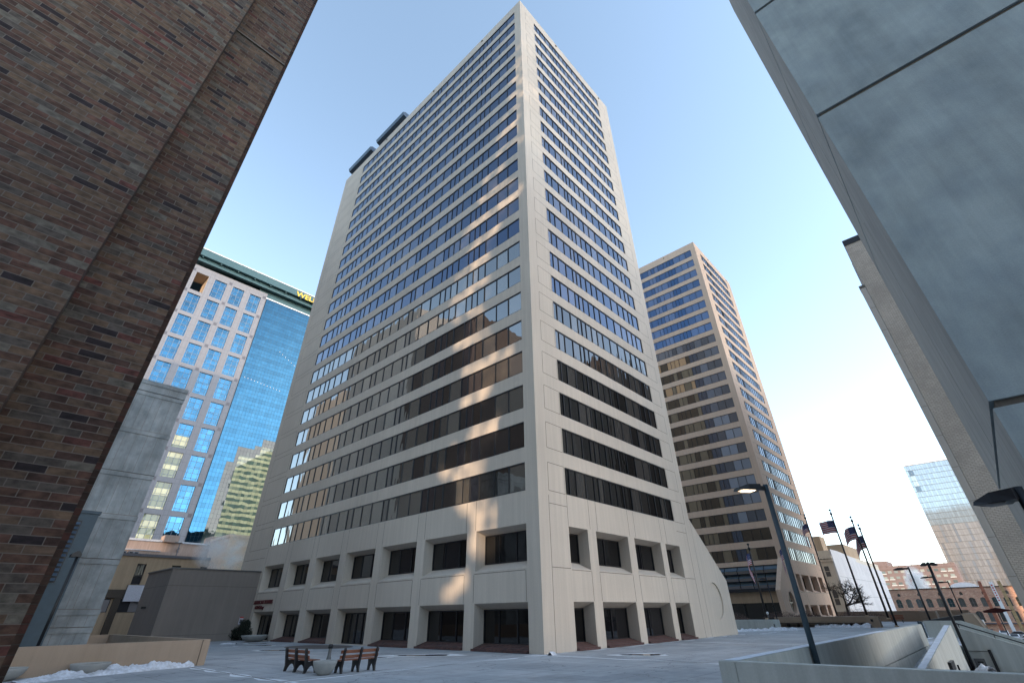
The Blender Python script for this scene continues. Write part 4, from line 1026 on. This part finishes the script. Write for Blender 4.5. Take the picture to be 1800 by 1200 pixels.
for a, b_ in ((13.6, 14.9), (17.9, 19.0), (22.2, 23.4), (26, 27.2)):
    g_ = MB(); g_.face([(a, YT + .28, 6.25), (b_, YT + .28, 6.25), (b_, YT + .28, 8.83), (a, YT + .28, 8.83)], 0, (.015, .015, .02)); wo = g_.build('window', M['glassd'], c)
    f = MB(); f.box(a + .01, YT + .2, 7.2, b_ - .01, YT + .26, 7.3); f.build('frame', M['frame'], wo)
w = MB(); w.box(1.8, YT - .25, 9.753, 34, YT + 14, 10.1); w.build('parapet', M['granited'], c)
w = MB(); w.box(2, YT - .12, 4.6, 34, YT + .3, 5.597)
for x in (13.2, 16.7, 19.9, 23, 26.5): w.box(x, YT - .1, ZS, x + .8, YT + .3, 4.597)
w.build('dark_frame', M['bronze'], c)
for x in (14.0, 17.5, 20.7, 23.8):
    w = MB(); w.box(x, YT + .05, .3, x + 2.4, YT + .12, 2.9); w.box(x, YT + .05, -1.9, x + 2.4, YT + .12, -.4); w.build('tan_panel', M['tan'], c)
    g_ = MB(); g_.face([(x, YT + .1, 2.95), (x + 2.4, YT + .1, 2.95), (x + 2.4, YT + .1, 4.5), (x, YT + .1, 4.5)], 0, (.03, .03, .035)); g_.box(x + 1.2, YT + .0, 2.96, x + 2.3, YT + .06, 4.4, 0, (.22, .2, .2)); g_.build('window', M['glassd'], c)
w = MB(); w.box(17.65, YT - .5, 4.2, 19.9, YT - .3, 6.15); w.box(17.6, YT - .28, 4.15, 19.95, YT - .14, 6.2, 1); w.build('sign_panel', [M['signwhite'], M['frame']], c)
# pinkish building with snowy roof behind
c = thing('pink_building', 'pinkish rooftop building with snow strips below the glass tower', 'building', (22, 112, ZS))
w = MB(); w.box(0, 112, ZS, 48, 128, 12.6); w.box(0, 114, 12.62, 48, 128, 14.4); w.box(25.2, 113, 14.42, 27.5, 116, 15.6); w.box(33, 113, 14.42, 38, 117, 16.0); w.box(28, 112.5, 12.62, 31, 113.9, 13.6)
w.build('wall', M['pink'], c)
w = MB(); w.box(0, 111.8, 12.603, 24.9, 113.95, 12.75); w.box(0, 113.8, 14.403, 25.1, 115, 14.75); w.box(27.6, 113.8, 14.403, 32.9, 115, 14.7); w.build('roof_snow', M['snow'], c)
w = MB(); w.box(0, 111.75, 11.7, 48, 111.99, 11.95); w.build('red_gutter', M['rust'], c)
for x in (18.2, 20.0): w = MB(); w.box(x, 110.5, 10.8, x + 1.5, 111.7, 12.3); w.box(x + .15, 110.48, 10.95, x + .6, 110.497, 12.15, 1); w.box(x + .9, 110.48, 10.95, x + 1.35, 110.497, 12.15, 1); w.build('rooftop_unit', [M['granite'], M['black']], c)
w = MB()
for i in range(7): w.bar((30 + i * .35, 108 - .2 * i, 9.8 + i * .35), (30 + i * .35, 110, 9.8 + i * .35), .3, .05)
w.bar((28.2, 108, 9.4), (33.6, 108, 13.4), .08, .08); w.bar((28.2, 108, 10.2), (33.6, 108, 14.2), .05, .05); w.bar((27.0, 108, 9.5), (32.5, 108, 11.6), .4, .4)
for i in range(8): w.bar((28.6 + i * .7, 108, 9.7 + i * .52), (28.6 + i * .7, 108, 10.5 + i * .52), .04, .04)
tag(w.build('fire_escape', M['bronze']), 'dark metal roof stair and ducting below the glass tower', 'stair')
w = MB(); w.tube((24.7, 100, 8), (24.7, 100, 13.0), .07, n=8); w.box(23.9, 99.95, 12.9, 25.0, 100.05, 13.05); tag(w.build('vent_pipe', M['framel']), 'thin pale pipe rising from the tan roof', 'pipe')
w = MB(); 
for k in range(10): w.tube((34.5 + k * .35, 110, 13.8), (34.9 + k * .35, 110, 15.6), .1, n=6)
w.bar((34.3, 110, 14.6), (38.2, 110, 14.6), .3, .6); w.bar((34.3, 110, 15.6), (38.2, 110, 15.5), .2, .3); tag(w.build('rooftop_machine', M['black']), 'dark tangled machinery on the pinkish roof beside the tower', 'machine')
w = MB(); w.box(27, 84, ZS, 34, 92, 12.5); w.box(26.8, 83.8, 12.503, 34, 92, 12.9); tag(w.build('lit_penthouse', M['peach']), 'small peach lit roof block glowing behind the steam', 'building')
def steam(c, r, dens, sc, label):
    bm = bmesh.new(); bmesh.ops.create_icosphere(bm, subdivisions=2, radius=1)
    for v in bm.verts: v.co = Vector((v.co.x * r[0], v.co.y * r[1], v.co.z * r[2]))
    me = bpy.data.meshes.new('steam'); bm.to_mesh(me); bm.free(); o = bpy.data.objects.new('steam', me); COL.objects.link(o); o.location = c
    me.materials.append(vol_mat('steam_volume', dens, sc)); tag(o, label, 'steam', kind='stuff')
steam((25.5, 80, 10.0), (4.5, 3, 3.0), .9, 3.0, 'pale steam drifting above the taupe stucco block')

# ------------------------------------------------------------------ background on the right
def win_grid(P, us, zs, w_, h_, arch=False):
    out = []
    for z in zs:
        for u in us: out.append((u, z))
    return out
XH = 220.0
c = thing('brick_warehouse', 'long red brick warehouse with arched windows behind the lamps', 'building', (XH, 12, ZS))
w = MB(); yl, yr = 29.3, -6.0; zt = 6.95
def arch_poly(y, z, ww, hh, a=.35, n=6):
    pts = [(y - ww / 2, z), (y + ww / 2, z), (y + ww / 2, z + hh)]
    for i in range(1, n): t = i / n; pts.append((y + ww / 2 - ww * t, z + hh + a * math.sin(math.pi * t)))
    pts.append((y - ww / 2, z + hh)); return pts
ww_ = []
for i in range(12):
    y = 27.6 - i * 2.72
    ww_ += [(y, 1.9, 1.5, 2.1), (y - .2, -2.0, 1.6, 2.4)]
    if i % 2 == 0: ww_.append((y - .7, 5.1, .8, .55))
outer = [Vector((yr, ZS, 0)), Vector((yl, ZS, 0)), Vector((yl, zt, 0)), Vector((yr, zt, 0))]
holes = [[Vector((p[0], p[1], 0)) for p in arch_poly(*q)][::-1] for q in ww_]
allp = outer + [p for h in holes for p in h]
for t in tessellate_polygon([outer] + holes): w.face([(XH, allp[i].x, allp[i].y) for i in t])
for h in holes:
    for i in range(len(h)): a, b_ = h[i], h[(i + 1) % len(h)]; w.face([(XH, a.x, a.y), (XH, b_.x, b_.y), (XH + .35, b_.x, b_.y), (XH + .35, a.x, a.y)])
w.face([(XH, yl, ZS), (XH + 20, yl, ZS), (XH + 20, yl, zt), (XH, yl, zt)]); w.face([(XH, yr, zt), (XH, yl, zt), (XH + 20, yl, zt), (XH + 20, yr, zt)])
w.build('wall', M['warebrick'], c)
for q, h in zip(ww_, holes):
    g_ = MB(); g_.face([(XH + .3, p.x, p.y) for p in h], 0, random.choice([(.05, .055, .05), (.10, .11, .10), (.03, .035, .03), (.02, .05, .055)])); wo = g_.build('window', M['glassd'], c)
    if q[3] > 1: f = MB(); f.box(XH + .2, q[0] - .04, q[1], XH + .28, q[0] + .04, q[1] + q[3] + .2); f.box(XH + .2, q[0] - q[2] / 2, q[1] + q[3] / 2 - .04, XH + .28, q[0] + q[2] / 2, q[1] + q[3] / 2 + .04); f.build('frame', M['granited'], wo)
w = MB(); w.box(XH - .2, yr, zt + .002, XH + .3, yl, zt + .25); w.build('cornice', M['bronze'], c)
w = MB(); w.box(XH - .8, yr, -2.6, XH - .05, 11, -2.3); w.build('canopy', M['granited'], c)
o = MB(); 
for i in range(9): a0, a1 = math.pi * i / 9, math.pi * (i + 1) / 9; o.face([(XH + 12, 9.6 + 4 * math.cos(a0), 7 + 1.9 * math.sin(a0)), (XH + 12, 9.6 + 4 * math.cos(a1), 7 + 1.9 * math.sin(a1)), (XH + 19, 9.6 + 4 * math.cos(a1), 7 + 1.9 * math.sin(a1)), (XH + 19, 9.6 + 4 * math.cos(a0), 7 + 1.9 * math.sin(a0))])
o.face([(XH + 12, 9.6 + 4 * math.cos(math.pi * i / 9), 7 + 1.9 * math.sin(math.pi * i / 9)) for i in range(10)]); tag(o.build('white_dome_roof', M['white']), 'white barrel roof peeping over the warehouse', 'roof')
for i, (y, y2, z, mt, lb) in enumerate(((4.3, 3.4, 8.3, 'rust', 'rust brown pylon, leftmost of three before the warehouse'), (1.85, .9, 8.0, 'white', 'white pylon with red marks, middle of three'), (.0, -.9, 8.2, 'ochre', 'ochre pylon, rightmost of three before the warehouse'))):
    w = MB(); w.box(XH - 12, y - .05, ZS + .01, XH - 11.4, y + .75, z)
    if mt == 'white':
        for k in range(7): w.box(XH - 12.05, y + .18, 3.2 + k * .62, XH - 12.003, y + .52, 3.2 + k * .62 + .36, 1)
    else:
        for k in range(4): w.box(XH - 12.03, y - .05, 1 + k * 2.2, XH - 12.003, y + .75, 1.06 + k * 2.2, 1)
    tag(w.build('pylon', [M[mt], M['redpaint'] if mt == 'white' else M['bronze']]), lb, 'pylon', 'tall pylons before the warehouse')
# hotel
c = thing('mauve_hotel', 'wide mauve brick hotel with rows of pale windows on the skyline', 'building', (350, 30, ZS))
w = MB(); hy0, hy1, hz = 14.0, 47.5, 21.4; w.box(350, hy0, ZS, 370, hy1, hz); w.box(350, 42.5, hz + .005, 370, 49, hz + 2.6)
for k in range(12): w.box(349.6, hy0 + 1 + k * 2.8, hz - .5, 349.99, hy0 + 1.25 + k * 2.8, hz + .5)
w.box(349.7, hy0, hz - 1.7, 349.99, hy1, hz - 1.4)
w.box(350, hy1 + .005, ZS, 366, 56, 17.6)
w.build('wall', M['hotel'], c)
nw = 0
for i in range(11):
    for j in range(8):
        y = hy0 + 1.8 + i * 2.9; z = 17.9 - j * 2.75
        g_ = MB(); g_.box(349.85, y, z, 349.98, y + 1.7, z + 1.15, 0, random.choice([(.30, .34, .32), (.24, .28, .27), (.38, .40, .36), (.12, .15, .15)])); 
        if (i + j) % 5 < 2: g_.box(349.4, y - .4, z - .5, 349.84, y + 2.1, z - .05, 0, (.62, .6, .58))
        g_.build('window', M['panel'] if 'panel' in M else M['glassd'], c)
# white painted building
c = thing('cream_facade_building', 'cream stone building with arched windows and long white painted side', 'building', (138, 29, ZS))
YB = 26.9
w = MB(); w.box(138, YB + .02, ZS, 200, 42, 13.6); w.build('facade', M['cream'], c)
w = MB(); w.prism([(138.02, ZS), (201, ZS), (201, 11.8), (165, 12.6), (165, 13.3), (145, 13.9), (138.02, 13.8)], 1, YB - .25, YB + .01)
for k in range(9): x = 147 + k * 4.2; w.box(x, YB - .254, 9.6, x + .12, YB - .251, 12.6, 1); w.box(x + 1.5, YB - .254, 9.9, x + 1.6, YB - .251, 12.4, 1)
w.box(139, YB - .254, 8.2, 201, YB - .251, 8.3, 1); w.box(139, YB - .254, 4.4, 201, YB - .251, 4.5, 1)
w.build('side_wall', [M['whitewall'], M['granite']], c)
w = MB(); w.box(137.3, YB - .1, 11.9, 137.99, 42, 12.5); w.box(137.55, YB - .05, 11.3, 137.99, 42, 11.7)
for k in range(20): w.box(137.4, YB + .2 + k * .7, 11.72, 137.99, YB + .5 + k * .7, 11.89)
w.box(137.7, YB, 6.2, 137.99, 42, 6.5); w.build('cornice', M['cream'], c)
for y in (28.6, 32.0, 35.4):
    for z, hh in ((8.2, 2.2), (2.6, 2.6), (-1.5, 2.4)):
        g_ = MB(); pl = arch_poly(y, z, 1.1, hh, .5 if z < 8 else .02); g_.face([(137.96, p[0], p[1]) for p in pl], 0, (.03, .035, .04)); wo = g_.build('window', M['glassd'], c)
        f = MB()
        for a, b_ in zip(pl, pl[1:] + pl[:1]): f.bar((137.93, *a), (137.93, *b_), .12, .12)
        f.bar((137.93, y - .5, z + hh / 2), (137.93, y + .5, z + hh / 2), .08, .08); f.build('frame', M['cream'], wo)
w = MB(); w.box(146, 29.6, 13.61, 151, 34, 17.6); w.box(158, 27.2, 13.31, 176, 31, 16.5); w.build('roof_block', M['tan'], c)
# pale glass tower far right
c = thing('pale_glass_tower', 'pale reflective glass tower far right behind the beige one', 'tower', (400, 9, ZS))
M['paleglass'] = attr_mat('pale_tower_glass', .06, 2.2, .5, .3, .08, (1, 1, .3), .5)
g_ = MB(); f = MB(); rr = random.Random(9); ys = [18.95 - i * 1.25 for i in range(34)]; zr = [-5 + i * 3.3 for i in range(26)] + [80.6]
for j in range(len(zr) - 1):
    for i in range(len(ys) - 1):
        k = rr.uniform(.94, 1.04) * (.86 + .2 * abs(math.sin(i * 1.7 + (j // 4) * .8))); z = zr[j]
        base = (.37, .44, .49) if z > 42 else (.44, .43, .43)  # reflections painted into the panes: bluish sky above, warmer grey below
        if z < 42 and (i * 7 + j // 3) % 5 == 0: base = (.33, .36, .40)
        if z > 50 and i in (1, 2) and 62 < z < 76: base = (.5, .56, .56) if j % 3 else (.12, .16, .2)
        h = zr[j + 1]; g_.face([(400, ys[i], z), (400, ys[i + 1], z), (400, ys[i + 1], h), (400, ys[i], h)], 0, tuple(c0 * k for c0 in base))
wo = g_.build('curtain_wall', M['paleglass'], c)
for y in ys: f.box(399.85, y - .05, -5, 399.97, y + .05, 80.6)
for z in zr: f.box(399.8, ys[-1], z - .09, 399.98, ys[0], z + .09)
f.build('mullions', M['framel'], wo)
w = MB(); w.box(400.1, ys[-1], ZS, 430, ys[0] - .02, 80.3); w.build('core', M['granite'], c)
w = MB(); w.box(399.6, ys[-1], 80.7, 404, ys[0], 81.6); w.tube((402, 14, 80), (402, 14, 84), .1, n=5); w.tube((402, 5, 80), (402, 5, 84), .1, n=5); w.build('roof_edge', M['white'], c)
steam((262, 24.5, 9.5), (5, 4.5, 7.5), 1.4, 2.6, 'white steam plume rising in front of the mauve hotel')
# red umbrella canopy on a post
t = thing('street_canopy', 'dark maroon flat canopy on a thin post before the warehouse', 'canopy', (120, 2.4, ZS))
m = MB(); m.prism([(.2, 1.35), (2.1, 1.0), (3.9, 1.05), (4.0, 1.3), (2.2, 1.75)], 0, 119, 121.4); m.build('canopy', M['maroon'], t)
m = MB(); m.tube((120, 2.2, ZS), (120, 2.2, 1.1), .08, n=8); m.build('post', M['black'], t)
# cars in the street-level car park
def car(x, y, ang, label, paint):
    t = thing('parked_car', label, 'car', (0, 0, 0), 'cars in the car park below')
    side = [(-2.25, .35), (2.25, .35), (2.3, .75), (2.05, .92), (1.15, 1.0), (.55, 1.42), (-.95, 1.45), (-1.75, 1.02), (-2.22, .95), (-2.3, .6)]
    m = MB(); m.prism(side, 1, -.88, .88); m.build('body', paint, t, bevel=.06)
    m = MB()
    for s in (-.89, .89): m.prism([(1.0, .98), (.5, 1.35), (-.88, 1.37), (-1.55, 1.02)], 1, s - .005, s + .005)
    m.face([(1.2, -.7, 1.02), (1.2, .7, 1.02), (.62, .62, 1.42), (.62, -.62, 1.42)]); m.face([(-1.82, -.7, 1.05), (-1.82, .7, 1.05), (-1.04, .62, 1.465), (-1.04, -.62, 1.465)])
    m.build('window', M['black'], t)
    for sx in (-1.4, 1.4):
        for sy in (-.9, .9):
            m = MB(); m.tube((sx, sy - .1, .34), (sx, sy + .1, .34), .34, n=18); wo = m.build('wheel', M['rubber'], t)
            m = MB(); m.tube((sx, sy - .11, .34), (sx, sy + .11, .34), .2, n=14); m.build('rim', M['chrome'], wo)
    for sy in (-.65, .65): m = MB(); m.box(2.24, sy - .18, .62, 2.33, sy + .18, .76); m.build('headlight', M['white'], t)
    for sy in (-.65, .65): m = MB(); m.box(-2.33, sy - .18, .68, -2.24, sy + .18, .84); m.build('tail_light', M['redpaint'], t)
    t.location = (x, y, ZS + .004); t.rotation_euler.z = ang; return t
M['carwhite'] = plain('white_car_paint', (.72, .73, .75), .25, 0, .03, 2); M['carsilver'] = plain('silver_car_paint', (.35, .37, .40), .25, .5, .03, 2); M['cardark'] = plain('dark_car_paint', (.03, .035, .06), .2, .2, .03, 2); M['carred'] = plain('maroon_car_paint', (.14, .02, .03), .2, .2, .03, 2)
for i, (x, y, a, mt, lb) in enumerate(((196, 4.2, 0, 'carwhite', 'white pickup sized car farthest left in the car park'), (190, 1.2, 3.1, 'carsilver', 'silver car behind the front white cars'), (172, 2.3, .1, 'carwhite', 'white car second from left in the car park'), (168, -.4, 3.2, 'carwhite', 'white car at right edge of the car park, nearest'), (203, -1.5, 0, 'carred', 'maroon car between white ones, far row'), (180, -1.8, 0, 'cardark', 'dark car beyond the nearest white one'), (207, 7.5, 0, 'cardark', 'dark car parked close to the warehouse'))):
    car(x, y, a + 1.57 * (i % 2), lb, M[mt])

# ------------------------------------------------------------------ city behind the viewer (seen in the glass), plus added blocks shaping the low sun
def office(name, x0, y0, x1, y1, h, fl, mw, label, glass=(.03, .04, .05), gm='glassd', band=.5, z0=ZS):
    c = thing(name, label, 'building', ((x0 + x1) / 2, (y0 + y1) / 2, z0))
    w = MB(); g_ = MB(); g_.box(x0 + .25, y0 + .25, z0, x1 - .25, y1 - .25, h - 1, 0, glass)
    n = int((h - z0) / fl)
    for i in range(n + 1): z = z0 + i * fl; w.box(x0, y0, z, x1, y1, z + fl * band)
    for k in range(int((x1 - x0) / 4) + 1): x = x0 + k * (x1 - x0) / int((x1 - x0) / 4); w.box(x - .3, y0 - .05, z0, x + .3, y1 + .05, h + .3)
    for k in range(int((y1 - y0) / 4) + 1): y = y0 + k * (y1 - y0) / int((y1 - y0) / 4); w.box(x0 - .05, y - .3, z0, x1 + .05, y + .3, h + .3)
    w.box(x0 - .1, y0 - .1, h, x1 + .1, y1 + .1, h + 1.2)
    w.build('wall', M[mw], c); g_.build('window', M[gm], c)
    return c
LD = Vector((.90, .36, -.17)).normalized()                     # direction in which the low sunlight travels
office('office_building', -38, 50, -8, 66, 38, 3.6, 'citydark', 'low brown office block seen only as a reflection in the tower glass')
office('office_building', -38, 66.5, -9, 88, 60, 3.6, 'citydark', 'brown office block seen as a dark peak reflected in the ribbon windows', (.04, .05, .05))
office('office_building', -48, 104, -20, 142, 84, 3.8, 'city', 'greenish glass office block reflected in the middle ribbon windows', (.10, .17, .16), 'glass', .38)
office('office_building', -84, 196, -50, 236, 96, 3.6, 'peach', 'peach sunlit office block reflected in the lower left ribbon windows', (.2, .17, .15), 'glassd', .62)
office('office_building', 75, -40, 122, -1.6, 46, 3.6, 'citydark', 'dark block behind the beige tower, mirrored in the lowest right windows')
# banded tower rear, sunlight put into its yellow colour, mirrored in the glass block
w = MB(); g_ = MB(); X0, Y1 = T1[0], T1[1] + LW
for k in range(24): z = 8.0 + k * FH - .9; w.box(X0 + .6, Y1 + .004, z, X0 + RWD - .6, Y1 + .12, z + 1.5)
g_.box(X0 + .6, Y1 + .003, 8, X0 + RWD - .6, Y1 + .03, TOP - 1, 0, (.05, .08, .07))
w.build('rear_spandrels', M['sunlitconc'], t1); g_.build('rear_glazing', M['glassd'], t1)
office('shade_block', -16, -18, 3, -7.5, 9, 3, 'citydark', 'added unseen block behind the viewpoint that shades the near brick wall', z0=0)  # added only to darken the lower part of the brick wall
# added unseen wall up-sun whose irregular openings let a broken band of sunlight reach the tower
band = [(20.2, 69.0, 0.38, 0.2), (20.7, 64, 1.0, 0.2), (21.2, 59.65, 1.5, 0.25), (21.9, 55.86, 1.75, 0.31), (22.3, 52.41, 2.0, 0.29), (23.6, 47.35, 2.5, 0.29), (25.2, 42.27, 3.0, 0.48), (26.6, 36.39, 3.5, 0.44), (27.6, 31.5, 3.25, 0.41), (28.4, 27.01, 3.5, 0.34), (27.4, 22.61, 2.75, 0.41), (26.0, 18.8, 2.3, 0.66), (26.9, 16.4, 1.6, 0.28), (27.5, 14.3, 2.4, 0.66), (28.2, 12.0, 2.4, 0.52), (27.2, 9.6, 2.3, 0.9), (25.8, 7.95, 1.9, 0.95), (26.5, 5.86, 1.2, 0.95), (27.2, 4.9, 0.3, 0.0), (27.9, 4.4, 0.6, 0.85), (28.84, 3.5, 1.0, 0.85), (30.22, 2.9, 0.4, 0.47)]
rb = random.Random(31)
def in_band(y, z):
    for (a, b_, c0, p0), (d, e, f, p1) in zip(band[:-1], band[1:]):
        if e <= z <= b_:
            t = (b_ - z) / (b_ - e); cy = a + (d - a) * t; wd = c0 + (f - c0) * t; pr = p0 + (p1 - p0) * t
            n = noise.noise(Vector((y * .30, z * .22, 3))) * 1.0 + noise.noise(Vector((y * .8, z * .7, 9))) * .6
            q = (1 + n) - abs(y - cy) / wd
            return q > 0 and rb.random() < pr * min(1, .25 + q * 1.3)
    return False
XS_ = -60.0; tt = (T1[0] - XS_) / .90; oy, oz = .36 * tt, .17 * tt
w = MB(); cs = .5; ya, yb, za, zb_ = -20.0, 2.0, 12.0, 92.0
ny, nz = int((yb - ya) / cs), int((zb_ - za) / cs)
for j in range(nz):
    run = None
    for i in range(ny + 1):
        y = ya + (i + .5) * cs; z = za + (j + .5) * cs
        solid = i < ny and not in_band(y + oy, z - oz)
        if solid and run is None: run = i
        if not solid and run is not None:
            w.face([(XS_, ya + run * cs, za + j * cs), (XS_, ya + i * cs, za + j * cs), (XS_, ya + i * cs, za + (j + 1) * cs), (XS_, ya + run * cs, za + (j + 1) * cs)]); run = None
for q in ((-52, ZS, ya, 112), (yb, ZS, 42, 112), (ya, ZS, yb, za), (ya, zb_, yb, 112)):
    w.face([(XS_, q[0], q[1]), (XS_, q[2], q[1]), (XS_, q[2], q[3]), (XS_, q[0], q[3])])
tag(w.build('sun_mask_wall', M['city']), 'added unseen wall with irregular openings that shape the sunlight on the tower', 'building')

# ------------------------------------------------------------------ sky, sun, camera
W = bpy.data.worlds.new('World'); S.world = W; W.use_nodes = True; nt = W.node_tree
bg = nt.nodes['Background']; sk = nt.nodes.new('ShaderNodeTexSky'); sk.sky_type = 'NISHITA'; sk.sun_disc = False
SUN_EL = math.asin(-LD.z); SUN_AZ = math.atan2(-LD.x, -LD.y)
sk.sun_elevation = R(24); sk.sun_rotation = 2.75
sk.altitude = 1300; sk.air_density = 1.0; sk.dust_density = 1.3; sk.ozone_density = 1.0
hs = nt.nodes.new('ShaderNodeHueSaturation'); hs.inputs['Saturation'].default_value = .84; hs.inputs['Hue'].default_value = .488
nt.links.new(sk.outputs[0], hs.inputs['Color']); nt.links.new(hs.outputs[0], bg.inputs[0]); bg.inputs[1].default_value = .51
sl = bpy.data.lights.new('sun', 'SUN'); sl.energy = 5.0; sl.angle = R(.7); sl.color = (1, .74, .50)
so = bpy.data.objects.new('sun', sl); COL.objects.link(so); so.rotation_euler = LD.to_track_quat('-Z', 'Y').to_euler()

cd = bpy.data.cameras.new('camera'); co = bpy.data.objects.new('camera', cd); COL.objects.link(co); S.camera = co
r_v = Vector((0.6763905500465475, -0.736405760956426, -0.014225998661475095)); u_v = Vector((-0.3861140070162321, -0.37096227310468893, 0.8445726525994499)); w_v = Vector((0.6272254757211302, 0.565768103699024, 0.5352519551045213))
mw = Matrix((( r_v.x, u_v.x, -w_v.x, 0), (r_v.y, u_v.y, -w_v.y, 0), (r_v.z, u_v.z, -w_v.z, 1.95), (0, 0, 0, 1)))
co.matrix_world = mw
cd.sensor_width = 36; cd.lens = 807.6358 / 1800 * 36; cd.sensor_fit = 'HORIZONTAL'
cd.shift_x = -8.5143 / 1800; cd.shift_y = -33.0629 / 1800
cd.clip_start = .05; cd.clip_end = 6000
S.view_settings.view_transform = 'Standard'; S.view_settings.look = 'None'; S.view_settings.exposure = 0; S.view_settings.gamma = 1
S.cycles.max_bounces = 6; S.cycles.volume_bounces = 1
